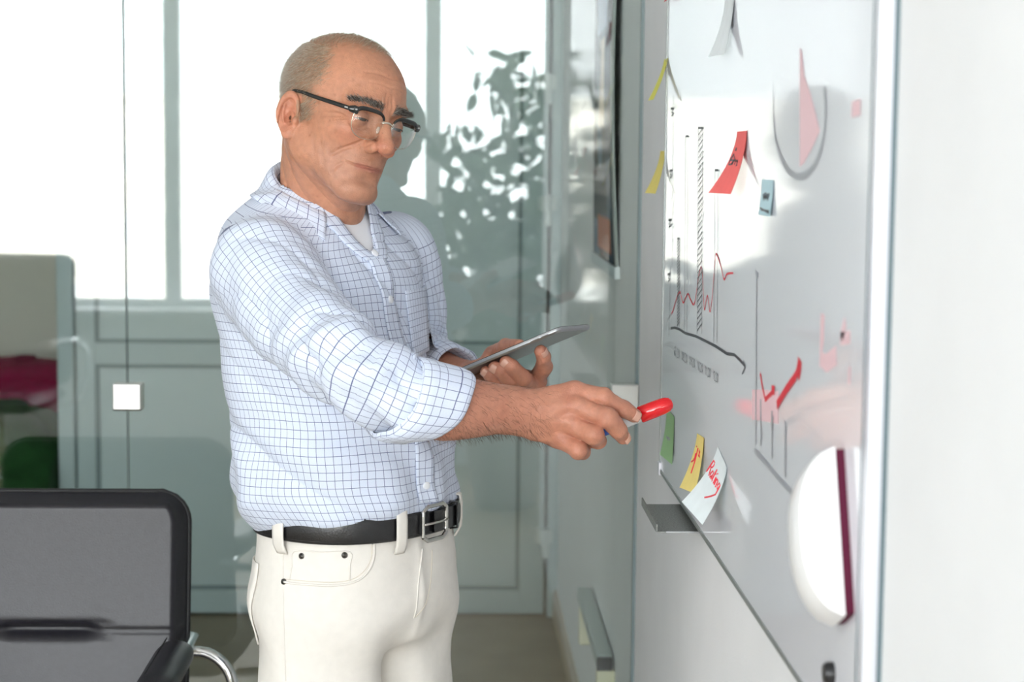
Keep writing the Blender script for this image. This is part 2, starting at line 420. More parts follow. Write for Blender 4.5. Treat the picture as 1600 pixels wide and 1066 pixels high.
# eraser, arched white grip on crimson felt
M['er_white'] = mat('white_plastic', (0.88, 0.88, 0.88), 0.35); M['felt'] = mat('crimson_felt', (0.085, 0.003, 0.024), 0.95)
pt = onX(1319, 697, XBd); pb = onX(1336, 964, XBd)
er = empty('board_eraser', tuple(pb), label='white arched whiteboard eraser with crimson felt stuck upright on the board', category='eraser')
ax = pt-pb; Le = np.linalg.norm(ax); ax /= Le
wd = np.cross(ax, NB); wd = wd if wd[1] > 0 else -wd
def er_extr(prof, m, name):
    n = len(prof); v = []
    for d_ in (0.0, 0.012, 0.043, 0.055):
        sc_ = 1.0 if d_ in (0.012, 0.043) else 0.93
        for (a, o_) in prof: v.append(ax*(Le*0.5+(a-0.5)*Le*(0.985 if sc_ < 1 else 1))+NB*(o_*sc_ if o_ > 0.013 else o_)+wd*d_)
    f = []
    for j in range(3):
        for i in range(n): f.append((j*n+i, j*n+(i+1) % n, (j+1)*n+(i+1) % n, (j+1)*n+i))
    f.append(tuple(range(n))[::-1]); f.append(tuple(range(3*n, 4*n)))
    o = mesh_obj(name, v, f, m, er); autosmooth(o, 35); return o
arc = [(t, 0.0081+0.036*(max(0.0, 1-abs(2*t-1)**2.6))**0.62+0.002) for t in np.linspace(0.0, 1.0, 28)]
er_extr([(0.0, 0.0081)]+arc+[(1.0, 0.0081)], M['er_white'], 'grip')
er_extr([(0.012, 0.0), (0.012, 0.0082), (0.988, 0.0082), (0.988, 0.0)], M['felt'], 'felt_pad')

pm = onX(1302, 1052, XBd)
mb = MB(); mb.tube([(XBd, pm[1], pm[2]), (XBd-0.006, pm[1], pm[2]), (XBd-0.009, pm[1], pm[2])], [0.010, 0.010, 0.008], 20)
o = mb.build('board_magnet', M['black_pl'], label='small round black magnet on the whiteboard below the eraser', category='magnet'); autosmooth(o)

# sticky notes, each curling off the board
def note(name, top, w_, l_, tilt, curl, color, label, skew=0.0, marks=None, mark_m=None, power=1.8, flop=0.0):
    m = mat(name+'_paper', color, 0.75, noise=0.03, nscale=60)
    c = onX(top[0], top[1], XBd-0.0004)
    ct, st_ = math.cos(tilt), math.sin(tilt)
    U = np.array([0, ct, st_]); D = np.array([0, st_, -ct])       # U away from the camera along the board, D down the note
    def at(u, v, off=0.0):                                            # u,v in 0..1
        k = v**power*(curl+skew*(0.5-u))
        dl = l_*v*(1-0.25*(abs(curl)/l_)**1.2*v)
        return c + U*(u-0.5)*w_ + D*dl + NB*(k+off+0.0006) - U*flop*v*v
    nu, nv = 6, 14; V = []; Fc = []
    for off in (0.0, -0.0004):
        for j in range(nv+1):
            for i in range(nu+1): V.append(at(i/nu, j/nv, off))
    n1 = (nu+1)*(nv+1)
    for j in range(nv):
        for i in range(nu):
            a = j*(nu+1)+i; Fc.append((a, a+1, a+nu+2, a+nu+1)); Fc.append((n1+a, n1+a+nu+1, n1+a+nu+2, n1+a+1))
    o = mesh_obj(name, V, Fc, m, None, True, label=label, category='sticky note', group='sticky notes on the whiteboard')
    if marks:
        q = MB()
        for line in marks:
            P = [at(u, v, 0.0006) for u, v in line]; q.add(*stroke3(P, 0.0022, NB*0.8+np.array([0, -0.6, 0])))
        q.build('handwriting', mark_m, o)
    return o
def scrib(u0, u1, v0, v1, n, seed):
    r = random.Random(seed); out = []; 
    for i in range(n):
        u = u0+(u1-u0)*i/n
        out.append([(u, v0+r.uniform(0, .03)), (u+(u1-u0)/n*0.5, v1-r.uniform(0, .04)), (u+(u1-u0)/n, v0+r.uniform(0, .05))])
        if r.random() < .5: out.append([(u+.02, (v0+v1)/2), (u+(u1-u0)/n, (v0+v1)/2+.02)])
    return out
def word(strokes, u0, u1, v0, v1): return [[(u0+(u1-u0)*x, v0+(v1-v0)*y) for x, y in s_] for s_ in strokes]
RATING = [[(0, 1), (.06, 0), (.17, .02), (.19, .25), (.14, .45), (.05, .5)], [(.09, .5), (.20, 1)], [(.34, .55), (.27, .5), (.23, .75), (.27, 1), (.33, .85), (.35, .52), (.37, 1)],
          [(.45, .1), (.44, .9), (.48, 1)], [(.39, .42), (.52, .40)], [(.57, .5), (.58, 1)], [(.58, .2), (.585, .28)], [(.64, .5), (.65, 1)], [(.65, .62), (.70, .5), (.75, .55), (.76, 1)],
          [(.93, .55), (.86, .5), (.82, .72), (.86, .95), (.92, .8), (.95, .5), (.92, 1.3), (.75, 1.75), (.55, 2.2)]]
CORAL = [[(.30, -.9), (.34, -.6), (.28, -.62), (.32, -.88)], [(.12, .5), (.25, -.2), (.55, .45)], [(.1, .5), (.15, 1), (.40, .95), (.38, .5), (.12, .5)], [(.45, .4), (.46, 1)], [(.46, .6), (.6, .45), (.68, 1)], [(.68, .6), (.82, .5), (.88, 1.15)]]
YELL = [[(.55, 0), (.58, 1.5), (.60, 2.6)], [(.92, 1.6), (.80, 1.45), (.60, 1.1), (.62, .7)], [(.38, .1), (.30, .5), (.22, .8), (.34, .7), (.28, .2)], [(.74, -.1), (.78, .02)], [(.70, .6), (.66, 1.1), (.75, 1.2)]]
note('sticky_note', (1141, -12), 0.076, 0.082, 0.0, 0.016, (0.80, 0.85, 0.87), 'pale blue-white sticky note curling at the very top of the whiteboard', skew=-0.010)
note('sticky_note', (1041, 92), 0.05, 0.072, 0.0, 0.024, (0.83, 0.80, 0.16), 'narrow lime-yellow sticky note above the plain yellow one by the board edge', power=1.3, skew=-0.003)
note('sticky_note', (1036, 236), 0.07, 0.074, 0.0, 0.020, (0.90, 0.76, 0.22), 'warm yellow sticky note on the far edge of the whiteboard', skew=-0.010, power=1.5)
note('sticky_note', (1160, 205), 0.076, 0.080, 0.0, 0.026, (0.93, 0.17, 0.16), 'coral red sticky note with black handwriting on the whiteboard', skew=-0.016,
     marks=word(CORAL, .95, .15, 0.38, 0.52), mark_m=M['ink_black'], power=1.6)
note('sticky_note', (1200, 281), 0.076, 0.040, 0.0, 0.003, (0.52, 0.72, 0.79), 'small light blue sticky note with black ink lying flat under the pie chart',
     marks=scrib(.25, .75, .35, .6, 3, 5)+[[(.1, .85), (.8, .85)], [(.1, .9), (.9, .8)]], mark_m=M['ink_black'])
note('sticky_note', (1048, 645), 0.10, 0.076, 0.0, 0.006, (0.36, 0.60, 0.30), 'green sticky note stuck flat behind the red marker cap', skew=-0.008,
     marks=scrib(.3, .7, .5, .6, 3, 8), mark_m=M['ink_grey'])
note('sticky_note', (1095, 681), 0.072, 0.080, -0.06, 0.018, (0.95, 0.78, 0.26), 'golden yellow sticky note with red scribble low on the whiteboard', skew=-0.012,
     marks=word(YELL, .0, 1.0, 0.22, 0.40), mark_m=M['ink_red'], power=1.5)
note('sticky_note', (1129, 714), 0.086, 0.084, 0.16, 0.036, (0.80, 0.88, 0.90), 'ice white sticky note with red handwriting curling far off the board', skew=-0.016,
     marks=word(RATING, .97, .03, 0.20, 0.42), mark_m=M['ink_red'], power=1.4)
note('sticky_note', (1051, -50), 0.076, 0.052, 0.0, 0.008, (0.80, 0.10, 0.12), 'dark red sticky note peeking in at the top edge', skew=0.0)

# ================================================================== corridor things
# poster on the corridor wall behind the glass
py0 = float(onX(969, 412, XW)[1]); py1 = float(onX(931, 395, XW)[1]); pz0 = float(onX(950, 408, XW)[2]); pz1 = 2.20
po = empty('poster', (XW, py0, pz0), label='tall dark framed poster hanging on the corridor wall behind the glass', category='poster')
nu, nv = 40, 90; V = []; Fc = []; Cc = []
for j in range(nv+1):
    for i in range(nu+1):
        u = i/nu; v = j/nv                                            # u 0 near .. 1 far, v 0 bottom .. 1 top
        bulge = 0.016*math.sin(math.pi*min(1, v*1.0))*(0.6+0.4*math.cos(3*u))
        V.append((-0.006-bulge, (py1-py0)*u, (pz1-pz0)*v))
        c = (0.012, 0.02, 0.025)
        n_ = math.sin(9*u+5*v)*0.5+math.sin(17*v-6*u)*0.5
        if u < 0.10: c = (0.60, 0.64, 0.63)
        elif 0.10 <= u < 0.14: c = (0.015, 0.018, 0.02)
        elif v > 0.62 and 0.32 < u < 0.86: c = (0.50, 0.58, 0.72)
        elif 0.36 < v < 0.60 and 0.42 < u < 0.68+0.1*n_: c = (0.85, 0.72, 0.56)
        elif u < 0.34: c = (0.045, 0.075, 0.11) if n_ > -0.2 else (0.02, 0.03, 0.045)
        elif n_ > 0.55: c = (0.13, 0.19, 0.24)
        if 0.78 < v < 0.97 and 0.2 < u < 0.34: c = (0.55, 0.40, 0.28)
        if 0.03 < v < 0.115 and 0.2 < u < 0.80: c = (0.48, 0.13, 0.045)
        Cc.append(c)
for j in range(nv):
    for i in range(nu):
        a = j*(nu+1)+i; Fc.append((a, a+nu+1, a+nu+2, a+1))
pr = mesh_obj('print', V, Fc, mat('poster_print', (1, 1, 1), 0.7, vcol='ink', spec=0.15), po, True)
ca_ = pr.data.color_attributes.new('ink', 'FLOAT_COLOR', 'POINT')
ca_.data.foreach_set('color', [q for c in Cc for q in (*c, 1.0)])
so = pr.modifiers.new('solid', 'SOLIDIFY'); so.thickness = 0.003
mb = MB(); mb.box((-0.012, -0.004, -0.022), (0, py1-py0+0.004, 0.004)); mb.build('hanger_strip', M['alu'], po)
mb = MB(); mb.box((-0.012, -0.004, pz1-pz0), (0, py1-py0+0.004, pz1-pz0+0.02)); mb.build('hanger_strip', M['alu'], po)
# low bumper rail on blocks
ry0 = float(onX(940, 1000, XW-0.03)[1]); ry1 = float(onX(908, 918, XW-0.03)[1]); rz = float(onX(930, 990, XW-0.02)[2])
M['rail'] = mat('rail_grey_green', (0.40, 0.47, 0.44), 0.4); M['cream'] = mat('cream_plastic', (0.80, 0.76, 0.55), 0.5)
rl = empty('bumper_rail', (XW, ry0, rz), label='low grey rail on cream blocks along the corridor wall', category='rail')
mb = MB(); mb.box((-0.040, 0.004, -0.002), (-0.004, ry1-ry0, 0.03)); mb.build('rail_profile', M['rail'], rl, bevel=0.004)
mb = MB(); mb.box((-0.040, -0.006, -0.004), (-0.006, 0.004, 0.026)); mb.build('end_cap', M['black_pl'], rl)
for yy in (-0.01, ry1-ry0-0.10):
    mb = MB(); mb.box((-0.040, yy, -0.095), (0.0, yy+0.03, -0.003)); mb.build('bracket_block', M['cream'], rl, bevel=0.003)
# bean bags
def beanbag(name, loc, r, h, color, label, seed):
    rnd = np.random.RandomState(seed); nU, nV = 72, 40; V = []; Fc = []
    ph = rnd.uniform(0, 6.28, 12); kx = rnd.randint(2, 7, 12)
    for j in range(nV+1):
        v = j/nV; th = math.pi*v
        for i in range(nU):
            a = 2*math.pi*i/nU
            rr = r*(math.sin(th)**0.42)*(1.0 if v > .5 else 0.88+0.24*v)
            z = h*(0.5+0.5*math.cos(th)) 
            f_ = sum(math.sin(kx[k]*a+ph[k]+5*v*((k % 3)-1)) for k in range(8))*0.011*math.sin(th)*(0.5+v)
            fold = 0.028*math.sin(9*v*3+3*math.sin(2*a+ph[9])+2*math.sin(3*a+ph[10]))*math.sin(th)
            V.append((min(1.14*math.cos(a)*(rr+f_+fold), XJ-0.008-loc[0]), math.sin(a)*(rr+f_+fold), max(0.002, z+0.04*math.sin(2*a+ph[11])*math.sin(th)+fold*0.6)))
    for j in range(nV):
        for i in range(nU): Fc.append((j*nU+i, (j+1)*nU+i, (j+1)*nU+(i+1) % nU, j*nU+(i+1) % nU))
    e = empty(name, loc, label=label, category='bean bag')
    c = mesh_obj('cover', V, Fc, mat(name+'_fabric', color, 0.8, noise=0.12, nscale=25, spec=0.2), e, True)
    mb = MB(); mb.tube([(math.cos(a)*0.035, math.sin(a)*0.035, h+0.012) for a in np.linspace(0, 6.0, 14)], 0.008, 8)
    mb.build('carry_loop', mat(name+'_strap', tuple(x*0.6 for x in color), 0.8), e)
beanbag('bean_bag', (-1.70, 7.40, 0), 0.43, 0.75, (0.30, 0.003, 0.055), 'magenta bean bag against the beige wall behind the green one', 3)
beanbag('bean_bag', (-1.70, 6.44, 0), 0.43, 0.70, (0.012, 0.060, 0.014), 'dark green bean bag in front of the magenta one', 5)

# ================================================================== office chair
M['leather'] = mat('black_leather', (0.016, 0.015, 0.020), 0.36, noise=0.12, nscale=90, bump=0.25, bscale=500, spec=0.55)
M['leather_seam'] = mat('black_stitching', (0.008, 0.008, 0.009), 0.6)
def chair(loc, rz, label, ztop, group=None):
    e = empty('office_chair', loc, rz, label=label, category='chair')
    # local: +y is where the sitter looks, back at y=0, origin on the floor under the backrest; x to the side
    W_, zb = 0.238, 0.50; H = ztop-zb; NX, NZ = 60, 90; R_ = 0.055
    def half(z):
        d = min(z, H-z); return W_-(R_-math.sqrt(max(0, R_*R_-(R_-d)**2)) if d < R_ else 0)
    V = []; Fc = []
    seam = H-0.235
    for side in (1, -1):
        for j in range(NZ+1):
            tz_ = j/NZ; z = H*(0.5-0.5*math.cos(math.pi*tz_)) if False else H*tz_
            z = min(max(z, 0.0006), H-0.0006); hw = half(z)
            for i in range(NX+1):
                u = -1+2*i/NX; u = math.sin(u*math.pi/2)*0.35+u*0.65
                x = u*hw
                ed = min(hw-abs(x), z, H-z)
                rim = 0.022*math.sqrt(max(0, 1-(1-min(1, ed/0.022))**2))
                y = rim
                if side == 1:
                    inn = min(1.0, max(0.0, (ed-0.006)/0.016))
                    y += 0.024*inn*inn*(3-2*inn)
                    ds = z-seam
                    y -= 0.0035*math.exp(-(ds/0.0035)**2)
                    pin = 1/(1+math.exp((abs(x)-0.078)/0.006))
                    y -= 0.020*pin*math.exp(-(ds/0.010)**2)
                    y -= 0.004*math.exp(-((abs(x)-0.095)/0.018)**2)*abs(math.sin(ds*150+abs(x)*30))*math.exp(-(ds/0.022)**2)
                    y = max(y, 0.001)
                else: y = -0.012-rim*0.8
                y += 0.05*(z/H-0.5)**2 - 0.09*(z/H)                 # lumbar curve and recline
                V.append((x, y, zb+z))
    n1 = (NX+1)*(NZ+1)
    for j in range(NZ):
        for i in range(NX):
            a = j*(NX+1)+i; Fc.append((a, a+NX+1, a+NX+2, a+1)); Fc.append((n1+a, n1+a+1, n1+a+NX+2, n1+a+NX+1))
    bd_ = [i for i in range(NX+1)]; 
    per = [i for i in range(NX+1)]+[j*(NX+1)+NX for j in range(1, NZ+1)]+[NZ*(NX+1)+i for i in range(NX-1, -1, -1)]+[j*(NX+1) for j in range(NZ-1, 0, -1)]
    for k in range(len(per)):
        a, b = per[k], per[(k+1) % len(per)]; Fc.append((a, b, n1+b, n1+a))
    bk = mesh_obj('backrest', V, Fc, M['leather'], e, True)
    pip = MB(); pts = []
    for k in range(len(per)):
        pts.append(V[per[k]])
    pts2 = [np.array(p)+np.array((0, 0.0, 0)) for p in pts[::2]]; pts2.append(pts2[0])
    pip.tube(pts2, 0.0045, 8, cap=False, up=(0, 1, 0)); pip.build('piping', M['leather_seam'], bk, True)
    rec = lambda z: 0.05*(z/H-0.5)**2-0.09*(z/H)
    for sx in (-1, 1):
        sm = MB(); sm.tube([(sx*x, 0.0445+rec(seam), zb+seam+0.004) for x in np.linspace(0.10, 0.215, 6)], 0.0009, 6); sm.build('seam', M['leather_seam'], bk)
    # seat cushion
    V = []; Fc = []; n_ = 32
    for s_ in (1, -1):
        for j in range(n_+1):
            for i in range(n_+1):
                u, v = -1+2*i/n_, -1+2*j/n_
                r_ = max(abs(u), abs(v)); q = math.hypot(u, v); k = (r_/q)**0.25 if q > 0 else 1
                ed = max(0, 1-r_); z = 0.46+s_*(0.045*(1-(1-min(1, ed*4))**2)) + (0.012*(1-u*u) if s_ > 0 else 0)
                if v > .5 and s_ > 0: z -= 0.05*(v-.5)**2
                V.append((u*k*0.25, 0.02+0.24+v*k*0.25, z))
    n1 = (n_+1)**2
    for j in range(n_):
        for i in range(n_):
            a = j*(n_+1)+i; Fc.append((a, a+1, a+n_+2, a+n_+1)); Fc.append((n1+a, n1+a+n_+1, n1+a+n_+2, n1+a+1))
    mesh_obj('seat', V, Fc, M['leather'], e, True)
    mb = MB(); mb.box((-0.04, -0.055, 0.40), (0.04, -0.035, 0.62)); mb.box((-0.04, -0.05, 0.395), (0.04, 0.20, 0.412)); mb.build('back_bracket', M['black_pl'], e, bevel=0.004)
    for sx in (-1, 1):
        xa_ = sx*0.232
        a_ = MB()
        # flat chrome bar on top, running back into a bent tube
        a_.tube([(xa_, 0.36, 0.655), (xa_, 0.30, 0.69), (xa_, 0.05, 0.704), (xa_, -0.075, 0.708)], [(0.007, 0.021)]*4, 12)
        tb = [(xa_+sx*0.028, -0.035, 0.688)]
        for k in range(1, 9):
            an = math.pi/2*k/8; tb.append((xa_+sx*(0.028+0.06*math.sin(an)), -0.035+0.02*math.sin(an), 0.628+0.06*math.cos(an)))
        tb += [(xa_+sx*0.088, 0.0, 0.53), (xa_+sx*0.07, 0.05, 0.44), (xa_+sx*0.0, 0.12, 0.415)]
        a_.tube([(xa_, -0.03, 0.690)]+tb, 0.0105, 12)
        ar = a_.build('armrest', M['chrome'], e); autosmooth(ar)
        pd = MB(); P = []
        R2 = []
        for t_ in np.linspace(0, 1, 16):
            y_ = 0.035+0.32*t_
            z_ = 0.712-0.05*max(0, (t_-0.75)/0.25)**2
            P.append((xa_, y_, z_)); g = (1-abs(2*t_-1)**8)**0.5 if 0 < t_ < 1 else 0.15
            R2.append((0.013+0.010*g, 0.014+0.020*g))
        pd.tube(P, R2, 18); p_ = pd.build('arm_pad', M['leather'], ar); autosmooth(p_, 60)
        ss = MB(); ss.tube([(xa_-sx*0.020, y, 0.712+0.018) for y in np.linspace(0.03, 0.26, 8)], 0.0012, 6); ss.build('stitch', M['leather_seam'], p_)
    mb = MB(); mb.tube([(0, 0.26, 0.08), (0, 0.26, 0.25), (0, 0.26, 0.2501), (0, 0.26, 0.41)], [0.028, 0.028, 0.015, 0.015], 18); o = mb.build('gas_lift', M['chrome'], e); autosmooth(o)
    for k in range(5):
        an = 2*math.pi*k/5+0.3; c_, s_ = math.cos(an), math.sin(an)
        g = MB(); g.tube([(0, 0.26, 0.10), (c_*0.3, 0.26+s_*0.3, 0.075)], [(0.018, 0.025), (0.010, 0.015)], 10); lg = g.build('base_spoke', M['chrome'], e); autosmooth(lg)
        cs = MB(); tg = np.array((-s_, c_, 0)); ce = np.array((c_*0.3, 0.26+s_*0.3, 0.03))
        for sg in (-1, 1): cs.tube([ce+tg*sg*0.006, ce+tg*sg*0.022], 0.03, 16)
        cs.tube([ce+np.array((0, 0, 0.0)), ce+np.array((0, 0, 0.045))], 0.006, 8)
        o = cs.build('caster', M['black_pl'], lg); autosmooth(o)
    return e
YCH = 3.21
ztop = float(onY(150, 772, YCH+0.03)[2]); xed = float(onY(290, 850, YCH)[0])
chair((xed-0.240, YCH-0.01, 0), math.pi, 'black leather office chair with chrome armrests beside the glass partition', ztop)
chair((-2.02, -1.55, 0), 0.15, 'black leather office chair in front of the windows behind the camera', 1.10)

# ================================================================== leafy pot plant by the windows (mirrored in the glass)
M['leaf'] = mat('ficus_leaf', (0.045, 0.095, 0.025), 0.4, noise=0.25, nscale=9); M['bark'] = mat('bark', (0.16, 0.11, 0.07), 0.8, noise=0.2)
M['pot'] = mat('clay_pot', (0.45, 0.42, 0.38), 0.7); M['soil'] = mat('soil', (0.03, 0.02, 0.014), 0.95, bump=0.6)
PX, PY = 0.24, -1.15
pl = empty('potted_ficus', (PX, PY, 0), label='tall bushy ficus in a clay pot by the windows', category='plant')
mb = MB(); mb.tube([(0, 0, 0), (0, 0, 0.02), (0, 0, 0.34), (0, 0, 0.36)], [0.13, 0.14, 0.19, 0.195], 28); o = mb.build('pot', M['pot'], pl); autosmooth(o)
mb = MB(); mb.tube([(0, 0, 0.355), (0, 0, 0.366)], 0.175, 24); mb.build('soil', M['soil'], pl)
rnd = np.random.RandomState(11); br = MB(); tips = []
trunk = [(0, 0, 0.34), (0.01, 0, 0.8), (-0.02, 0.01, 1.3), (0.02, 0, 1.9)]
br.tube(trunk, [0.018, 0.015, 0.012, 0.006], 10)
for k in range(46):
    z = rnd.uniform(0.62, 1.85); a = rnd.uniform(0, 6.28); L_ = rnd.uniform(0.18, 0.44)*(1.0 if z < 1.5 else 0.95)
    b0 = np.array((0, 0, z)); b1 = b0+np.array((math.cos(a)*L_*0.55, math.sin(a)*L_*0.55, 0.12)); b2 = b0+np.array((math.cos(a)*L_, math.sin(a)*L_, 0.10+rnd.uniform(-.1, .1)))
    br.tube([b0, b1, b2], [0.005, 0.003, 0.0015], 6); tips += [(b0, b1, b2)]*(26 if z < 1.4 else 13)
br.build('trunk', M['bark'], pl, True)
lv = MB()
for (b0, b1, b2) in tips:
    t_ = rnd.uniform(0.3, 1.05); p = (b0*(1-t_)+b1*t_ if t_ < .5 else b1*(1-(t_-.5)*2)+b2*((t_-.5)*2))+rnd.normal(0, 0.045, 3)
    d = rnd.normal(0, 1, 3)+np.array((0, 0, -0.7)); d /= np.linalg.norm(d); n = rnd.normal(0, 1, 3); s_ = np.cross(d, n); s_ /= np.linalg.norm(s_); n = np.cross(s_, d)
    L_ = rnd.uniform(0.08, 0.14); w_ = L_*0.28
    lv.add([p, p+d*L_*.3+s_*w_*.8, p+d*L_*.65+s_*w_*.75, p+d*L_+n*0.006, p+d*L_*.65-s_*w_*.75, p+d*L_*.3-s_*w_*.8, p+d*L_*.35-n*.004, p+d*L_*.68-n*.004],
           [(0, 1, 6), (1, 2, 7, 6), (2, 3, 7), (3, 4, 7), (4, 5, 6, 7), (5, 0, 6)])
lv.build('foliage', M['leaf'], pl, kind='stuff')
# ================================================================== distance-field modelling kit
def smin(a, b, k):
    h = np.clip(0.5+0.5*(b-a)/k, 0, 1); return b*(1-h)+a*h-k*h*(1-h)
def smax(a, b, k): return -smin(-a, -b, k)
def ell(p, c, r):
    q = p-np.asarray(c, p.dtype); r = np.asarray(r, p.dtype)
    k0 = np.sqrt(((q/r)**2).sum(1))+1e-9; k1 = np.sqrt(((q/(r*r))**2).sum(1))+1e-9
    return k0*(k0-1)/k1
def cone(p, a, b, ra, rb):
    a = np.asarray(a, float); b = np.asarray(b, float); ba = b-a; pa = p-a
    h = np.clip((pa@ba)/(ba@ba), 0, 1)
    return np.sqrt(((pa-h[:, None]*ba)**2).sum(1))-(ra+(rb-ra)*h)
def chain(p, pts, rad, k=0.004):
    d = cone(p, pts[0], pts[1], rad[0], rad[1])
    for i in range(1, len(pts)-1): d = smin(d, cone(p, pts[i], pts[i+1], rad[i], rad[i+1]), k)
    return d
def hermite(xs, ys, x):
    xs = np.asarray(xs, float); ys = np.asarray(ys, float)
    m = np.gradient(ys, xs, axis=0); x = np.clip(x, xs[0], xs[-1])
    i = np.clip(np.searchsorted(xs, x)-1, 0, len(xs)-2); h = xs[i+1]-xs[i]; t = (x-xs[i])/h
    if ys.ndim == 2: h = h[:, None]; t = t[:, None]
    return (2*t**3-3*t**2+1)*ys[i]+(t**3-2*t**2+t)*h*m[i]+(-2*t**3+3*t**2)*ys[i+1]+(t**3-t**2)*h*m[i+1]
_nr = np.random.RandomState(4)
_ND = _nr.normal(0, 1, (24, 3)); _ND /= np.linalg.norm(_ND, axis=1)[:, None]; _NP = _nr.uniform(0, 6.28, 24)
def snoise(p, s, n=8, o=0):
    """cheap smooth noise, about -1..1"""
    r = np.zeros(len(p))
    for i in range(n): r += np.sin(p@(_ND[(i+o) % 24]*s*(0.7+0.09*i))+_NP[(i*5+o) % 24])
    return r/math.sqrt(n)/1.4
def surfnets(f, lo, hi, h, newton=2):
    lo = np.asarray(lo, float); hi = np.asarray(hi, float); B = 10
    nb = np.ceil((hi-lo)/(h*B)).astype(int); n = nb*B
    bi = np.stack(np.meshgrid(*[np.arange(k) for k in nb], indexing='ij'), -1).reshape(-1, 3)
    cen = lo+(bi*B+(B-1)/2.0)*h
    dc = f(cen)
    vol = np.repeat(np.repeat(np.repeat(dc.reshape(nb), B, 0), B, 1), B, 2).astype(np.float32)
    act = bi[np.abs(dc) < B*h*0.9*1.7]
    off = np.stack(np.meshgrid(*[np.arange(B)]*3, indexing='ij'), -1).reshape(-1, 3)
    CH = 300
    for s in range(0, len(act), CH):
        g = (act[s:s+CH, None, :]*B+off[None]).reshape(-1, 3)
        vol[g[:, 0], g[:, 1], g[:, 2]] = f(lo+g*h)
    neg = vol < 0
    c = np.zeros(np.array(vol.shape)-1, np.uint8)
    sl = (slice(None, -1), slice(1, None))
    for a in (0, 1):
        for b in (0, 1):
            for e in (0, 1): c += neg[sl[a], sl[b], sl[e]]
    cells = np.argwhere((c > 0) & (c < 8))
    acc = np.zeros((len(cells), 3)); cnt = np.zeros(len(cells))
    cor = [(a, b, e) for a in (0, 1) for b in (0, 1) for e in (0, 1)]
    val = {q: vol[cells[:, 0]+q[0], cells[:, 1]+q[1], cells[:, 2]+q[2]] for q in cor}
    for q in cor:
        for ax_ in range(3):
            if q[ax_] == 0:
                q2 = list(q); q2[ax_] = 1; q2 = tuple(q2)
                va, vb = val[q], val[q2]; m_ = (va < 0) != (vb < 0)
                t = np.where(m_, va/np.where(m_, va-vb, 1), 0)
                pt_ = np.tile(np.array(q, float), (len(cells), 1)); pt_[:, ax_] = t
                acc[m_] += pt_[m_]; cnt[m_] += 1
    V = lo+(cells+acc/cnt[:, None])*h
    idx = -np.ones(c.shape, np.int64); idx[cells[:, 0], cells[:, 1], cells[:, 2]] = np.arange(len(cells))
    Q = []
    for ax_ in range(3):
        s0 = [slice(None)]*3; s1 = [slice(None)]*3; s0[ax_] = slice(None, -1); s1[ax_] = slice(1, None)
        A = neg[tuple(s0)]; Bv = neg[tuple(s1)]
        e = np.argwhere(A != Bv); u, v = (ax_+1) % 3, (ax_+2) % 3
        e = e[(e[:, u] > 0) & (e[:, v] > 0) & (e[:, u] < c.shape[u]) & (e[:, v] < c.shape[v])]
        fl = A[e[:, 0], e[:, 1], e[:, 2]]
        def I(du, dv):
            g = e.copy(); g[:, u] += du; g[:, v] += dv; return idx[g[:, 0], g[:, 1], g[:, 2]]
        q = np.stack([I(-1, -1), I(0, -1), I(0, 0), I(-1, 0)], 1)
        q[~fl] = q[~fl][:, ::-1]; Q.append(q)
    Q = np.concatenate(Q); Q = Q[(Q >= 0).all(1)]
    for _ in range(newton):
        d, g = grad(f, V, h*0.5)
        V = V-g*np.clip(d, -h, h)[:, None]*0.9
    return V, Q
def grad(f, V, e):
    d = f(V); g = np.zeros_like(V)
    for a in range(3):
        o_ = np.zeros(3); o_[a] = e; g[:, a] = (f(V+o_)-f(V-o_))/(2*e)
    n2 = (g*g).sum(1)[:, None]
    return d, g/np.maximum(n2, 0.09)
def np_mesh(name, V, Q, m, parent=None, col=None, uv=None, **props):
    me = bpy.data.meshes.new(name)
    me.vertices.add(len(V)); me.vertices.foreach_set('co', np.asarray(V, np.float32).ravel())
    k = Q.shape[1]
    me.loops.add(Q.size); me.loops.foreach_set('vertex_index', Q.astype(np.int32).ravel())
    me.polygons.add(len(Q)); me.polygons.foreach_set('loop_start', np.arange(0, Q.size, k, dtype=np.int32))
    try: me.polygons.foreach_set('loop_total', np.full(len(Q), k, np.int32))
    except Exception: pass
    me.polygons.foreach_set('use_smooth', np.ones(len(Q), bool))
    me.update(calc_edges=True); me.validate()
    for q in (m if isinstance(m, (list, tuple)) else [m]): me.materials.append(q)
    if col is not None:
        c = me.color_attributes.new('tone', 'FLOAT_COLOR', 'POINT')
        c.data.foreach_set('color', np.concatenate([col, np.ones((len(col), 1))], 1).astype(np.float32).ravel())
    if uv is not None:
        u = me.uv_layers.new(name='UVMap'); u.data.foreach_set('uv', np.asarray(uv, np.float32).ravel())
    o = bpy.data.objects.new(name, me)
    return link(o, parent, **props)
def inv_raycast(f, o_, d_, t0, t1, n=60):
    """first surface point along a ray (sphere-tracing substitute by bisection)"""
    ts = np.linspace(t0, t1, n); v = f(o_[None]+ts[:, None]*d_[None])
    k = np.argmax(v < 0)
    if v[k] >= 0: return None
    a, b = ts[max(k-1, 0)], ts[k]
    for _ in range(18):
        m_ = (a+b)/2
        if f((o_+d_*m_)[None])[0] < 0: b = m_
        else: a = m_
    return o_+d_*b
def surf_px(f, px, py, t0=1.8, t1=3.4):
    d = ray(px, py); d = d/np.linalg.norm(d)
    return inv_raycast(f, CAM, d, t0, t1, 200)
# ================================================================== the man
def basis(th): 
    return np.array([math.sin(th), -math.cos(th), 0.0]), np.array([math.cos(th), math.sin(th), 0.0])
TH_B = math.radians(53)
FB, LB = basis(TH_B); ZU = np.array([0, 0, 1.0])
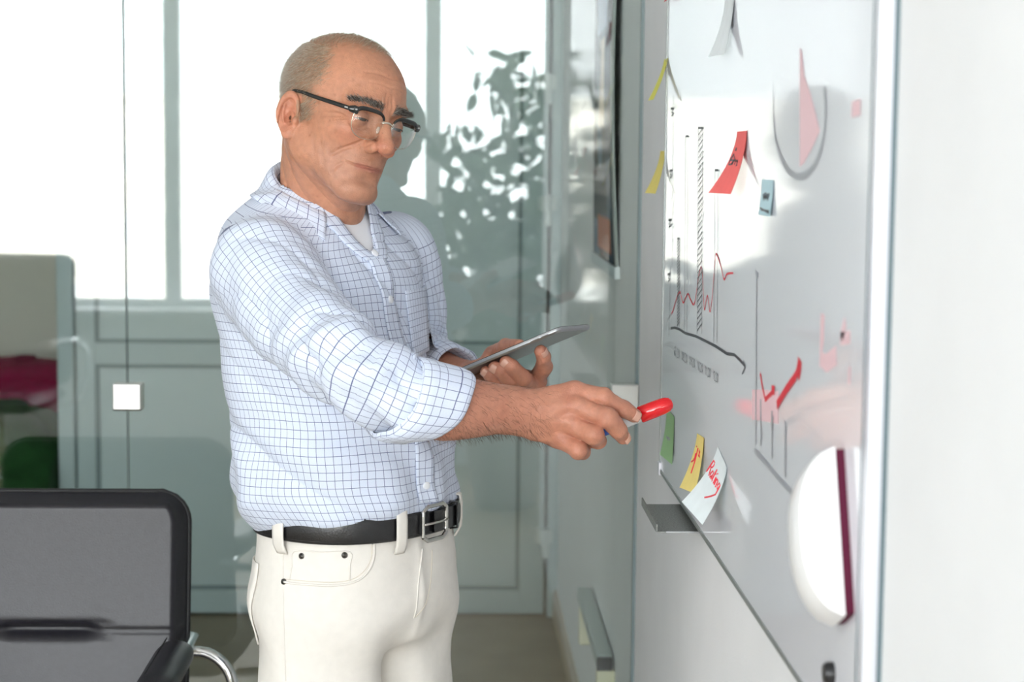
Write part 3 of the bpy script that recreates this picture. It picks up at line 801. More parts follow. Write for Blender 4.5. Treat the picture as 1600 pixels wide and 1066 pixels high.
# ---- head frame
HS = 0.01*1.045                       # head units (cm, slightly large head) to metres
HO = onY(537, 175, 2.735)
_F, _L = basis(math.radians(40)); al, be = math.radians(11), math.radians(12)
_F2 = _F*math.cos(al)-ZU*math.sin(al); _U2 = ZU*math.cos(al)+_F*math.sin(al)
FH = _F2; LH = _L*math.cos(be)-_U2*math.sin(be); UH = _U2*math.cos(be)+_L*math.sin(be)
RH = np.stack([FH, LH, UH], 1)
def hl(P): return (P-HO)@RH/HS                                   # world -> head local (cm)
def hw(q): return HO+(np.asarray(q, float)*HS)@RH.T              # head local -> world
NECK0 = onY(500, 335, 2.815); NECK1 = hw((-3.0, 0, -3.8))

CREASES = []
def head_sdf(P, part=0):
    q = hl(P); ay = np.abs(q[:, 1]); m = np.stack([q[:, 0], ay, q[:, 2]], 1)
    d = ell(q, (-1.5, 0, 2.75), (9.9, 7.6, 7.9))
    d = smin(d, ell(q, (2.6, 0, 3.0), (5.9, 6.0, 5.6)), 1.6)
    d = smin(d, ell(q, (3.0, 0, -2.8), (6.2, 5.9, 7.4)), 1.6)
    d = smin(d, cone(m, (-0.2, 5.3, -5.0), (7.4, 1.9, -9.9), 1.4, 1.5), 2.6)
    d = smin(d, ell(q, (8.3, 0, -9.7), (1.8, 2.4, 1.7)), 1.3)
    d = smin(d, ell(m, (5.3, 4.1, -2.0), (2.6, 1.7, 1.6)), 2.4)          # cheek bones
    d = smin(d, cone(m, (8.5, 1.0, 2.3), (6.8, 4.7, 2.2), 0.85, 0.8), 1.1)  # brow ridge
    d = smax(d, -ell(m, (10.1, 3.2, 0.1), (2.3, 2.1, 1.25)), 1.0)        # sockets
    d = smax(d, -ell(m, (8.4, 6.2, -5.6), (2.0, 1.2, 2.6)), 1.8)         # hollow cheeks
    d = smax(d, -ell(m, (5.0, 8.4, 3.2), (2.2, 1.5, 2.4)), 1.6)          # temples
    # muzzle, nose
    d = smin(d, ell(q, (7.1, 0, -6.4), (2.2, 3.0, 2.2)), 1.6)
    d = smin(d, cone(q, (8.7, 0, 1.1), (10.9, 0, -2.6), 0.70, 1.05), 0.9)
    d = smin(d, ell(q, (11.0, 0, -2.95), (1.25, 1.25, 1.05)), 0.6)
    d = smin(d, ell(m, (9.85, 1.50, -3.40), (1.35, 0.68, 0.92)), 0.45)
    d = smax(d, -ell(m, (10.5, 0.72, -4.35), (0.6, 0.34, 0.42)), 0.25)
    # lids with a narrow opening, looking down
    e = m-np.array((7.45, 3.15, 0.0))
    lid = np.sqrt((e**2).sum(1))-1.40
    yy = e[:, 1]/1.25
    wedge = np.maximum(np.maximum(e[:, 2]-(-0.08-0.22*yy*yy), (-0.42+0.36*yy*yy)-e[:, 2]), 0.2-e[:, 0])
    lid = smax(lid, -wedge, 0.06)
    d = smin(d, lid, 0.28)
    # lips
    d = smin(d, cone(m, (9.15, 0.3, -5.90), (8.1, 2.6, -6.30), 0.24, 0.10), 0.5)
    d = smin(d, cone(m, (9.10, 0.0, -6.78), (8.1, 2.4, -6.45), 0.34, 0.12), 0.55)
    d = smax(d, -ell(q, (9.9, 0, -7.95), (0.7, 1.9, 0.5)), 1.0)
    d = smax(d, -ell(q, (10.2, 0, -5.0), (0.4, 0.35, 0.7)), 0.4)          # philtrum
    # nasolabial folds
    # forehead wrinkles and frown
    wr = np.sin(q[:, 2]*4.6+0.5*np.sin(q[:, 1]*1.1))*np.exp(-((q[:, 2]-5.2)/1.9)**2)*np.clip((q[:, 0]-4)/4, 0, 1)
    d = d+0.05*wr
    # crow's feet, cheek lines
    lt = np.exp(-((q[:, 0]-5.6)/1.6)**2-((q[:, 2]+0.6)/1.6)**2)
    d = d+0.042*lt*np.sin((q[:, 2]-0.25*q[:, 0])*7.5)
    ck = np.exp(-((q[:, 0]-4.5)/2.2)**2-((q[:, 2]+6.5)/2.8)**2)
    d = d+0.036*ck*np.sin((q[:, 0]+0.35*q[:, 2])*5.2)
    d = d+0.018*snoise(q, 2.6)
    for pts_, r_, k_ in CREASES: d = smax(d, -chain(m, pts_, r_, 0.01), k_)
    # ears
    ec = np.array((-1.7, 7.6, -2.5))
    ca, sa = math.cos(0.42), math.sin(0.42); cb, sb = math.cos(0.16), math.sin(0.16)
    g = m-ec
    gx = g[:, 0]*cb+g[:, 2]*sb; gz = -g[:, 0]*sb+g[:, 2]*cb                # lean back
    ex = gx*ca-g[:, 1]*sa; ey = gx*sa+g[:, 1]*ca                          # flare out at the back
    G = np.stack([ex, ey, gz], 1)
    low = np.clip((-gz-1.4)/2.0, 0, 1)
    rim = np.sqrt((G[:, 0]/(1.72-0.55*low))**2+(G[:, 2]/3.0)**2)
    ang = np.arctan2(G[:, 2], G[:, 0])
    plate = smax((rim-1)*1.7, np.abs(G[:, 1]+0.10)-0.30, 0.2)
    helix = np.sqrt(((rim-0.90)*1.75)**2+(G[:, 1]-0.42)**2)-(0.34*np.clip(0.55+0.75*np.cos(ang-2.0), 0.0, 1))
    anti = np.sqrt(((np.sqrt(((G[:, 0]-0.15)/1.15)**2+((G[:, 2]-0.35)/1.95)**2)-0.82)*1.3)**2+(G[:, 1]-0.30)**2)-(0.24*np.clip(0.35-np.cos(ang), 0, 1))
    ear = smin(smin(plate, helix, 0.16), anti, 0.14)
    ear = smin(ear, ell(G, (0.30, 0.10, -2.55), (0.85, 0.38, 0.85)), 0.35)   # lobe
    ear = smax(ear, -ell(G, (0.35, 0.42, -0.45), (0.80, 0.85, 1.10)), 0.18)
    ear = smax(ear, -ell(G, (0.15, 0.45, 1.35), (0.75, 0.55, 0.75)), 0.2)   # concha
    ear = smin(ear, ell(G, (1.15, 0.22, -0.75), (0.38, 0.38, 0.55)), 0.25)   # tragus
    ear = smin(ear, ell(G, (1.05, -0.85, -0.2), (1.0, 0.5, 2.0)), 0.4)
    if part == 3: return d*HS, ear*HS
    return smin(d, ear, 0.35)*HS
def crease_line(yz, depth, r_, k_):
    pts_ = []
    for (y, z) in yz:
        xs_ = np.linspace(13, 2, 400); v = head_sdf(np.array([hw((x, y, z)) for x in xs_])); i = int(np.argmax(v < 0))
        pts_.append((xs_[i]-depth, y, z))
    return (pts_, list(np.broadcast_to(r_, (len(pts_),))), k_)
_cl = [crease_line([(0.0, -6.30), (0.7, -6.24), (1.4, -6.30), (2.2, -6.36), (2.8, -6.30), (3.35, -6.20)], 0.06, [0.17, 0.18, 0.18, 0.16, 0.13, 0.08], 0.08),
       crease_line([(2.0, -2.6), (2.5, -3.2), (3.3, -4.0), (4.1, -4.9), (4.6, -5.9)], 0.05, [0.12, 0.17, 0.20, 0.18, 0.05], 0.40),
       crease_line([(2.15, -4.0), (2.1, -3.1)], 0.0, [0.08, 0.08], 0.25),
       crease_line([(1.9, 0.8), (3.0, 0.95), (4.4, 0.55)], 0.0, [0.06, 0.06, 0.05], 0.28),
       crease_line([(1.9, -0.95), (2.8, -1.45), (4.0, -1.5), (4.6, -1.1)], 0.0, [0.06, 0.07, 0.06, 0.03], 0.45),
       crease_line([(4.9, -0.2), (5.6, -0.1), (6.1, 0.2)], 0.0, [0.05, 0.05, 0.02], 0.2),
       crease_line([(4.9, -0.7), (5.6, -1.0), (6.1, -1.3)], 0.0, [0.05, 0.05, 0.02], 0.2),
       crease_line([(0.65, 1.3), (0.72, 2.2), (0.62, 3.3), (0.5, 4.0)], 0.02, [0.08, 0.10, 0.08, 0.03], 0.3),
       crease_line([(0.0, 5.0), (1.6, 5.15), (3.2, 4.9)], 0.0, [0.05, 0.05, 0.02], 0.3),
       crease_line([(0.0, 6.2), (1.8, 6.35), (3.6, 6.0)], 0.0, [0.05, 0.05, 0.02], 0.3),
       crease_line([(3.6, -6.6), (4.0, -7.4), (4.1, -8.3)], 0.0, [0.06, 0.08, 0.03], 0.35)]
CREASES += _cl
def neck_sdf(P):
    d = cone(P, NECK0-np.array((0, 0, 0.06)), NECK1, 0.066, 0.060)
    a = hw((-2.6, -5.4, -4.5)); b = NECK0-LB*0.028+FB*0.045-ZU*0.02                 # sternomastoid, near side
    d = smin(d, cone(P, a, b, 0.013, 0.011), 0.018)
    a = hw((-2.6, 5.4, -4.5)); b = NECK0+LB*0.028+FB*0.045-ZU*0.02
    d = smin(d, cone(P, a, b, 0.013, 0.011), 0.018)
    d = smin(d, cone(P, hw((5.6, 0.2, -9.4)), NECK0+FB*0.035+ZU*0.0, 0.020, 0.014), 0.035)   # loose skin under the chin
    d = smin(d, cone(P, hw((0.4, -4.4, -7.0)), NECK0-LB*0.015+FB*0.048+ZU*0.004, 0.018, 0.014), 0.035)   # soft jaw-to-neck skin
    q = hl(P); w = (7*q[:, 0]+6*q[:, 2])/9.2
    mk = np.clip((-q[:, 2]-5.5)/3.0, 0, 1)
    d = d-0.0013*mk*((np.abs(np.cos(w*1.35+0.35*np.sin(q[:, 2]*0.9)))**0.5)*2-1.5)
    return d
def skin_head(P): 
    c_, e_ = head_sdf(P, 3)
    return smin(smin(c_, neck_sdf(P), 0.020), e_, 0.0035)

# ---- arms
def spline(pts, n=10):
    pts = np.asarray(pts, float); t = np.arange(len(pts)); x = np.linspace(0, len(pts)-1, n*(len(pts)-1)+1)
    return hermite(t, pts, x)
ARM_R = [onY(412, 424, 2.675), onY(472, 506, 2.56), onY(548, 572, 2.435), onY(620, 612, 2.425), onY(695, 637, 2.445), onY(800, 641, 2.49)]
ARM_L = [onY(612, 405, 2.955), onY(632, 480, 2.96), onY(643, 556, 2.94), onY(690, 590, 2.875), onY(748, 597, 2.79)]
# right hand holding the marker
WR = ARM_R[-1]
def fing(L): return [onY(*p) for p in L]
RI = fing([(897, 612, 2.505), (944, 622, 2.490), (973, 639, 2.498), (991, 649.5, 2.507)])
RM = fing([(903, 637, 2.490), (949, 653, 2.468), (966, 673, 2.480), (973, 684, 2.494)])
RR = fing([(891, 662, 2.488), (927, 679, 2.466), (935, 689, 2.487), (922, 689, 2.510)])
RP = fing([(874, 685, 2.498), (904, 703, 2.480), (911, 706, 2.500), (897, 703, 2.520)])
RT = fing([(835, 645, 2.525), (885, 660, 2.566), (930, 664, 2.566), (962, 663, 2.552)])
def hand_sdf_r(P):
    d = cone(P, WR, RI[0], 0.024, 0.0135)
    d = smin(d, cone(P, WR, RM[0], 0.024, 0.0135), 0.010)
    d = smin(d, cone(P, WR+(RR[0]-RM[0])*0.1, RR[0], 0.023, 0.0130), 0.010)
    d = smin(d, cone(P, WR+(RP[0]-RM[0])*0.12, RP[0], 0.022, 0.0125), 0.010)
    bk = np.array((0, 0.014, -0.002))
    d = smin(d, cone(P, WR+bk+(RP[0]-RM[0])*0.12, RP[0]+bk, 0.020, 0.014), 0.014)
    d = smin(d, cone(P, WR+bk, RM[0]+bk, 0.020, 0.014), 0.014)
    d = smin(d, cone(P, RT[0], RT[1], 0.020, 0.0145), 0.016)
    fs = None
    for ch_, r_ in ((RI, (.0140, .0134, .0114, .0098)), (RM, (.0142, .0136, .0116, .0101)), (RR, (.0138, .0134, .0113, .0098)),
                    (RP, (.0130, .0122, .0104, .0092)), (RT, (.0145, .0135, .0118, .0098))):
        g = chain(P, ch_, r_, 0.0035)
        g = smin(g, np.sqrt(((P-ch_[1])**2).sum(1))-r_[1]*1.03, 0.003)
        fs = g if fs is None else smin(fs, g, 0.0016)
    d = smin(d, fs, 0.0065)
    # knuckles and tendons
    for ch_ in (RI, RM, RR, RP):
        d = smin(d, np.sqrt(((P-ch_[0]-np.array((0, -0.006, 0.004)))**2).sum(1))-0.0096, 0.008)
        d = smin(d, cone(P, WR+(ch_[0]-WR)*0.45+np.array((0, -0.0145, 0.004)), ch_[0]+np.array((0, -0.0095, 0.004)), 0.0024, 0.0032), 0.006)
    d = d+0.0005*snoise(P, 330)+0.0009*snoise(P, 140, 6, 3)
    return d
def creases(P, ch_, r_):
    return 0
def arm_sdf_r(P):
    A = spline(ARM_R, 6); n = len(A); d = None
    t = np.linspace(0, 5, n)
    R_ = np.interp(t, [0, 1, 2, 3, 4, 4.5, 5], [0.05, 0.042, 0.038, 0.0405, 0.0435, 0.0360, 0.027])
    i0 = int(n*0.45)
    for i in range(i0, n-1):
        c = cone(P, A[i], A[i+1], R_[i], R_[i+1]); d = c if d is None else smin(d, c, 0.004)
    ax_ = A[-1]-A[-8]; ax_ /= np.linalg.norm(ax_)
    d = smin(d, cone(P, A[-9]+np.array((0, 0.0, 0.014)), WR+np.array((0, 0, 0.008)), 0.026, 0.022), 0.012)
    d = smin(d, cone(P, A[-9]+np.array((0, 0.0, -0.010)), WR+np.array((0, 0, -0.003)), 0.027, 0.022), 0.012)
    return d
def skin_arm_r(P): return smin(arm_sdf_r(P), hand_sdf_r(P), 0.014)
# left hand under the tablet
WL = ARM_L[-1]
LI = fing([(838, 594, 2.700), (850, 573, 2.668), (849, 558, 2.648), (845, 549, 2.640)])
LM = fing([(833, 605, 2.700), (817, 591, 2.652), (800, 574, 2.640), (791, 566, 2.642)])
LR_ = fing([(815, 612, 2.690), (797, 596, 2.655), (782, 580, 2.646), (773, 574, 2.648)])
LP = fing([(797, 614, 2.695), (778, 600, 2.662), (766, 587, 2.655), (759, 581, 2.656)])
LT = fing([(765, 580, 2.79), (772, 556, 2.800), (790, 542, 2.760), (812, 541, 2.715)])
def hand_sdf_l(P):
    d = cone(P, WL, LI[0], 0.024, 0.0145)
    for c_ in (LM, LR_, LP): d = smin(d, cone(P, WL+(c_[0]-LI[0])*0.3, c_[0], 0.023, 0.014), 0.012)
    d = smin(d, cone(P, WL, LT[1], 0.021, 0.015), 0.014)
    fs = None
    for ch_, r_ in ((LI, (.0135, .0120, .0105, .0092)), (LM, (.0135, .0125, .0108, .0094)), (LR_, (.0130, .0120, .0102, .0090)),
                    (LP, (.0120, .0108, .0092, .0080)), (LT, (.0150, .0145, .0122, .0100))):
        g = chain(P, ch_, r_, 0.0035); fs = g if fs is None else smin(fs, g, 0.0016)
    d = smin(d, fs, 0.006)
    return d+0.0005*snoise(P, 260)
def skin_arm_l(P):
    A = spline(ARM_L, 6); d = None; n = len(A); R_ = np.interp(np.linspace(0, 4, n), [0, 2, 3, 4], [0.05, 0.044, 0.040, 0.027])
    for i in range(n//2-2, n-1):
        c = cone(P, A[i], A[i+1], R_[i], R_[i+1]); d = c if d is None else smin(d, c, 0.004)
    return smin(d, hand_sdf_l(P), 0.014)

# ---- torso (shirt surface) : stacked ellipses
TOR = [  # pixel row, centre column, side half-width, front-back half-depth
    (798, 560, 0.156, 0.129), (783, 558, 0.167, 0.140), (767, 552, 0.176, 0.148), (742, 543, 0.180, 0.151), (700, 538, 0.176, 0.150), (640, 532, 0.172, 0.146),
    (570, 518, 0.172, 0.140), (500, 506, 0.176, 0.133), (440, 500, 0.180, 0.126), (390, 498, 0.176, 0.115), (350, 497, 0.156, 0.100),
    (322, 498, 0.120, 0.084), (300, 500, 0.084, 0.070), (280, 502, 0.064, 0.060)]
_tc = np.array([onY(c, r, 2.80) for r, c, a, b in TOR]); _ta = np.array([[a, b] for r, c, a, b in TOR])
_o = np.argsort(_tc[:, 2]); TZ = _tc[_o, 2]; TC = np.concatenate([_tc[_o][:, :2], _ta[_o]], 1)
_tm = _tc[10][:2]
def torso_par5(P):
    z = P[:, 2]; f0 = (P[:, :2]-_tm)@FB[:2]; l0 = (P[:, :2]-_tm)@LB[:2]
    sm = np.clip((z-1.36)/0.12, 0, 1); sm = sm*sm*(3-2*sm)
    ze = z+sm*np.where(f0 > 0, 0.55, 0.12)*np.clip(f0, -0.1, 0.12)
    lw = np.clip((1.16-z)/0.08, 0, 1); lw = lw*lw*(3-2*lw)
    ze = ze+lw*0.030*np.exp(-((np.arctan2(l0, f0)+1.75)/0.55)**2)          # hem hangs lower over the right hip
    k = hermite(TZ, TC, ze)
    dx = P[:, :2]-k[:, :2]
    return dx@FB[:2], dx@LB[:2], k[:, 2], k[:, 3], ze
def torso_par(P): return torso_par5(P)[:4]
def torso_sdf(P, off=0.0):
    f_, l_, a, b, ze = torso_par5(P); a = a+off; b = b+off
    x, y = np.abs(l_)/a, np.abs(f_)/b
    e = 2.25
    k0 = (x**e+y**e)**(1/e)+1e-6
    k1 = np.sqrt((l_/a**2)**2+(f_/b**2)**2)+1e-6
    kk = np.sqrt(x*x+y*y)+1e-6
    d = (k0-1)*kk/k1
    return np.maximum(np.maximum(d, P[:, 2]-TZ[-1]), TZ[0]-ze)
SL_R = spline(ARM_R, 6)[:25]; SL_L = spline(ARM_L, 6)[:21]
SR_R = np.interp(np.linspace(0, 4, 25), [0, 1, 2, 3, 4], [0.078, 0.067, 0.0555, 0.0525, 0.0515])
SR_L = np.interp(np.linspace(0, 3, 21), [0, 1, 2, 3], [0.075, 0.064, 0.057, 0.052])
def frames(A, up):
    out = []; a = np.array(up, float)
    for i in range(len(A)):
        t = A[min(i+1, len(A)-1)]-A[max(i-1, 0)]; t /= np.linalg.norm(t); a = a-t*(a@t); a /= np.linalg.norm(a); out.append((t, a, np.cross(t, a)))
    return out
FR_R = frames(SL_R, (0, 0, 1)); FR_L = frames(SL_L, (0, -1, 0))
def sleeve_par(P, A, Rr, FR):
    seg = np.linalg.norm(np.diff(A, axis=0), axis=1); cum = np.concatenate([[0], np.cumsum(seg)])
    n = len(A)-1; D = np.empty((n, len(P))); T = np.empty((n, len(P))); best = np.full(len(P), 1e9); ph = np.zeros(len(P)); rr = np.zeros(len(P))
    for i in range(n):
        ba = A[i+1]-A[i]; pa = P-A[i]; h0 = (pa@ba)/(ba@ba); h = np.clip(h0, 0, 1)
        v = pa-h[:, None]*ba; r = Rr[i]+(Rr[i+1]-Rr[i])*h; d = np.sqrt((v*v).sum(1))-r
        D[i] = d; T[i] = cum[i]+np.clip(h0, -1.5, 2.5)*seg[i]
        m = d < best
        best[m] = d[m]; rr[m] = r[m]
        ph[m] = np.arctan2(v[m]@FR[i][2], v[m]@FR[i][1])
    W = np.exp(-np.minimum((D-best)/0.008, 40)); tt = (W*T).sum(0)/W.sum(0)
    return best, tt, ph, rr
def fold(x, w): return np.exp(-(x/w)**2)
def crease(x, sharp=2.2):                                           # rounded ridges with sharper valleys
    return (np.abs(np.cos(x*0.5))**(1/sharp))*2-1.45
def sleeve_disp(t, ph, L_):
    e = t/L_
    s = 0.0036*np.sin(t*95+1.6*np.sin(ph+0.6)+2.2*np.sin(2*ph+t*13))*np.clip(0.25+1.3*fold(e-0.62, 0.2)+1.1*fold(e-1.0, .18), 0, 1.4)
    s += 0.0050*crease(t*52+2.6*np.sin(ph+1.1)+0.9*np.sin(3*ph))*fold(e-0.52, 0.30)
    s += 0.0042*crease(ph*4+t*30+1.5*np.sin(t*22))*fold(e-0.22, .24)
    s += 0.0030*crease(ph*5-t*36)*fold(e-0.85, .2)
    return s
def shirt_sdf(P):
    f_, l_, a, b = torso_par(P); z = P[:, 2]; an = np.arctan2(l_, f_)
    d = torso_sdf(P)
    # torso folds: drapes from shoulder to chest, blousing above the belt, side creases under the arm
    zr = z-TZ[0]
    blouse = np.clip(1-zr/0.20, 0, 1)
    w = 0.0062*blouse*np.sin(an*6.5+7*np.sin(z*16)+1.4*np.sin(an*3))*np.clip(zr/0.03, 0, 1)
    w += 0.0058*crease(z*46+an*2.4+1.6*np.sin(an*3+z*9))*np.clip(0.3+fold(an+1.6, 0.9), 0, 1)*np.clip(1-zr/0.42, 0, 1)
    w += 0.0050*crease(an*7.0+z*30+1.2*np.sin(z*18))*np.clip((zr-0.2)/0.15, 0, 1)*np.clip((TZ[-1]-z-0.05)/0.06, 0, 1)
    w += 0.0030*snoise(P, 38, 8)+0.0012*snoise(P, 85, 8, 7)
    d = d-w
    dr, t, ph, _ = sleeve_par(P, SL_R, SR_R, FR_R)
    L_ = 0.52
    dr = dr-sleeve_disp(t, ph, L_)-0.0016*snoise(P, 45, 6, 5)
    dl, t2, ph2, _ = sleeve_par(P, SL_L, SR_L, FR_L)
    dl = dl-sleeve_disp(t2, ph2+1, 0.42)
    d = smin(d, dr, 0.022)
    d = smin(d, dl, 0.02)
    return d
SK = dict(base=np.array((0.57, 0.288, 0.185)), red=np.array((0.52, 0.185, 0.12)), lip=np.array((0.43, 0.165, 0.13)), stub=np.array((0.45, 0.24, 0.165)), scalp=np.array((0.38, 0.24, 0.155)))
def skin_tone(V):
    q = hl(V); ay = np.abs(q[:, 1]); C = np.tile(SK['base'], (len(V), 1))
    def mixc(w, c): 
        nonlocal C
        w = np.clip(w, 0, 1)[:, None]; C = C*(1-w)+c*w
    g = lambda c, s: np.exp(-(((q[:, 0]-c[0])/s[0])**2+((ay-c[1])/s[1])**2+((q[:, 2]-c[2])/s[2])**2))
    mixc(0.75*g((11, 0.6, -3.0), (1.5, 1.4, 1.2)), SK['red'])
    mixc(0.40*g((8, 4.3, -2.5), (2.5, 2, 1.8)), SK['red'])
    mixc(0.65*g((-1.2, 8.3, -2.5), (1.8, 1.2, 3.2)), np.array((0.60, 0.22, 0.15)))
    mixc(0.55*np.clip(1.3*np.clip((-q[:, 2]-3.9)/1.2, 0, 1)*np.clip((q[:, 0]-2.5)/3, 0, 1)*np.clip((q[:, 2]+13)/1.5, 0, 1), 0, 1), SK['stub'])
    # lips
    lz = np.abs(q[:, 2]+6.38); mixc(0.7*np.clip(1.25-lz/0.55, 0, 1)*np.clip((2.55-ay)/0.5, 0, 1)*(q[:, 0] > 8.0), SK['lip'])
    mixc(0.8*hair_mask(q), SK['scalp'])
    sp = np.clip(snoise(q, 3.4, 10, 2)-0.85, 0, 1)*2
    mixc(0.5*sp*(q[:, 2] > -9), np.array((0.44, 0.20, 0.11)))
    return C
def hair_mask(q):
    x, y, z = q[:, 0], np.abs(q[:, 1]), q[:, 2]
    wob = 0.5*np.sin(z*2.1+y)+0.4*np.sin(z*4.7)
    xs = np.where(z < 2.2, 2.8, 2.8+0.45*(z-2.2))                 # side hairline drifts forward over the temple, then recedes
    xs = np.where(z > 5.0, 4.1-0.75*(z-5.0), xs)+wob*0.5
    xt = 5.2-0.16*y*y
    xh = np.where(z > 7.2, np.maximum(xt, xs), xs)
    fr = np.clip((xh-x)/2.2, 0, 1)**1.3
    low = np.where(x < -3.4, -5.2, np.where(x < -0.6, 0.8, -2.6+0.5*(x-1.0)))
    lo_ = np.clip((z-low)/0.8, 0, 1)
    return fr*lo_*np.where(z > 8.3, 0.62, 1.0)
M['skin'] = mat('skin', (0.62, 0.33, 0.22), 0.40, noise=0.10, nscale=110, bump=0.38, bscale=560, vcol='tone', sss=0.12, sscale=0.006, spec=0.42)
# ---- body: head and neck, both arms with hands, and the hidden trunk and legs, in one mesh
parts = []
c0 = hw((0, 0, 0))
parts.append(surfnets(skin_head, c0-np.array((0.15, 0.15, 0.23)), c0+np.array((0.15, 0.15, 0.15)), 0.0019))
lo = np.minimum.reduce([p for p in ARM_R[2:]]+RI+RM+RP+RT)-0.06; hi = np.maximum.reduce([p for p in ARM_R[2:]]+RI+RM+RP+RT)+0.06
parts.append(surfnets(skin_arm_r, lo, hi, 0.0018))
lo = np.minimum.reduce([p for p in ARM_L[2:]]+LI+LM+LP+LT)-0.06; hi = np.maximum.reduce([p for p in ARM_L[2:]]+LI+LM+LP+LT)+0.06
parts.append(surfnets(skin_arm_l, lo, hi, 0.0021))
HIPC = onY(556, 900, 2.80)
HJR = HIPC-LB*0.084; HJL = HIPC+LB*0.084
def leg_pts(h, s):
    h = np.array((h[0], h[1], 0.90)); k = h+FB*0.02-LB*0.005*s; k[2] = 0.50; a = h-FB*0.02+LB*0.01*s; a[2] = 0.09
    return [h, k, a]
LGR, LGL = leg_pts(HJR, -1), leg_pts(HJL, 1)
def trunk_sdf(P):
    d = torso_sdf(P, -0.022)
    for g in (LGR, LGL): d = smin(d, chain(P, g, (0.068, 0.05, 0.035), 0.01), 0.05)
    d = smin(d, ell(P, np.array((HIPC[0], HIPC[1], 0.93)), (0.12, 0.115, 0.12)), 0.04)
    d = smin(d, cone(P, ARM_R[0], ARM_R[2], 0.045, 0.032), 0.03)
    d = smin(d, cone(P, ARM_L[0], ARM_L[2], 0.045, 0.036), 0.03)
    for g in (LGR, LGL): d = smin(d, cone(P, g[2], g[2]+FB*0.13-ZU*0.045, 0.036, 0.026), 0.02)
    return d
parts.append(surfnets(trunk_sdf, (HIPC[0]-0.5, HIPC[1]-0.5, 0.0), (HIPC[0]+0.45, HIPC[1]+0.4, 1.56), 0.010))
V = []; Q = []; n = 0
for v, q in parts: V.append(v); Q.append(q+n); n += len(v)
V = np.concatenate(V); Q = np.concatenate(Q)
C = skin_tone(V)
rsp = np.random.RandomState(21); hq0 = hl(parts[0][0]); cand = np.where((hq0[:, 0] > -1) & (hair_mask(hq0) < 0.15))[0]
for k in rsp.choice(cand, 90, replace=False):
    c_ = parts[0][0][k]; r_ = rsp.uniform(0.0011, 0.0026); nb_ = len(parts[0][0])
    w_ = rsp.uniform(0.25, 0.6)*np.exp(-((V[:nb_]-c_)**2).sum(1)/(r_*r_)); C[:nb_] = C[:nb_]*(1-w_[:, None])+np.array((0.33, 0.14, 0.075))*w_[:, None]
nh = len(parts[0][0]); na = len(parts[1][0]); nl = len(parts[2][0])
CH_ = C.copy()
C[nh:] = np.array((0.56, 0.272, 0.188))
# hands: pinker knuckles, paler nails
for ch_ in (RI, RM, RR, RP, LI, LM, LR_, LP):
    for k, s in ((0, 0.016), (1, 0.012), (3, 0.012)):
        w_ = 0.45*np.exp(-((V-ch_[k])**2).sum(1)/(s*s)); w_[:nh] = 0
        C = C*(1-w_[:, None])+np.array((0.56, 0.22, 0.15))*w_[:, None]
wv = np.clip(snoise(V, 150, 10, 4)-0.1, 0, 1); wv[:nh] = 0; C = C*(1-0.35*wv[:, None])+np.array((0.45, 0.18, 0.12))*0.35*wv[:, None]
C = C*np.array((0.90, 0.83, 0.78))
man = np_mesh('person', V, Q, M['skin'], None, col=C,
              label='man in checked shirt, cream trousers and glasses reaching a red marker toward the whiteboard', category='person')
# ---- eyes
M['sclera'] = mat('eye_white', (0.75, 0.70, 0.66), 0.15); M['iris'] = mat('iris_dark', (0.05, 0.035, 0.025), 0.15)
for s in (-1, 1):
    n_, m_ = 24, 16; v = []; f = []; mi = []
    gz = np.array((0.86, 0.0, -0.30)); gz /= np.linalg.norm(gz)
    a1 = np.cross(gz, (0, 1.0, 0)); a1 /= np.linalg.norm(a1); a2 = np.cross(gz, a1)
    for j in range(m_+1):
        th = math.pi*j/m_
        for i in range(n_):
            ph = 2*math.pi*i/n_; v.append(hw(np.array((7.45, 3.15*s, 0))+1.27*(gz*math.cos(th)+(a1*math.cos(ph)+a2*math.sin(ph))*math.sin(th))))
    for j in range(m_):
        for i in range(n_): f.append((j*n_+i, (j+1)*n_+i, (j+1)*n_+(i+1) % n_, j*n_+(i+1) % n_)); mi.append(1 if j < 3 else 0)
    o = mesh_obj('eye', v, f, [M['sclera'], M['iris']], man, True); o.data.polygons.foreach_set('material_index', mi)
    q = MB(); pts = []
    for u in np.linspace(-1.05, 1.05, 12):
        zz = 0.02-0.22*u*u*0.85; yy_ = 1.25*u*0.92; xx = math.sqrt(max(0.01, 1.44**2-zz*zz-yy_*yy_)); pts.append(hw((7.45+xx, s*(3.15+yy_), zz-0.08)))
    q.tube(pts, 0.0007, 6); q.build('eyelashes', mat('lash_dark', (0.03, 0.02, 0.016), 0.6), man)
# ---- hair strands
def strands(name, roots, dirs, lens, bend, cols, rad, m, kind='stuff'):
    n = len(roots); rnd = np.random.RandomState(1)
    r0 = roots; up = rnd.normal(0, 1, (n, 3)); s1 = np.cross(dirs, up); s1 /= np.linalg.norm(s1, axis=1)[:, None]+1e-9; s2 = np.cross(dirs, s1)
    mid = r0+dirs*lens[:, None]*0.55+bend*0.25; tip = r0+dirs*lens[:, None]+bend
    Vs = []
    for base, k in ((r0, 1.0), (mid, 0.8)):
        for a in (0, 2.094, 4.189): Vs.append(base+(s1*math.cos(a)+s2*math.sin(a))*rad*k)
    Vs.append(tip); Vv = np.stack(Vs, 1).reshape(-1, 3)
    base = np.arange(n)[:, None]*7
    T = []
    for a in range(3):
        b = (a+1) % 3
        T += [base+np.array([a, b, 3+b]), base+np.array([a, 3+b, 3+a]), base+np.array([3+a, 3+b, 6])]
    T = np.concatenate(T)
    return np_mesh(name, Vv, T, m, man, col=np.repeat(cols, 7, 0), kind=kind)
M['hair'] = mat('hair_grey_brown', (0.4, 0.34, 0.27), 0.5, vcol='tone', spec=0.4)
HV = parts[0][0]; hq = hl(HV)
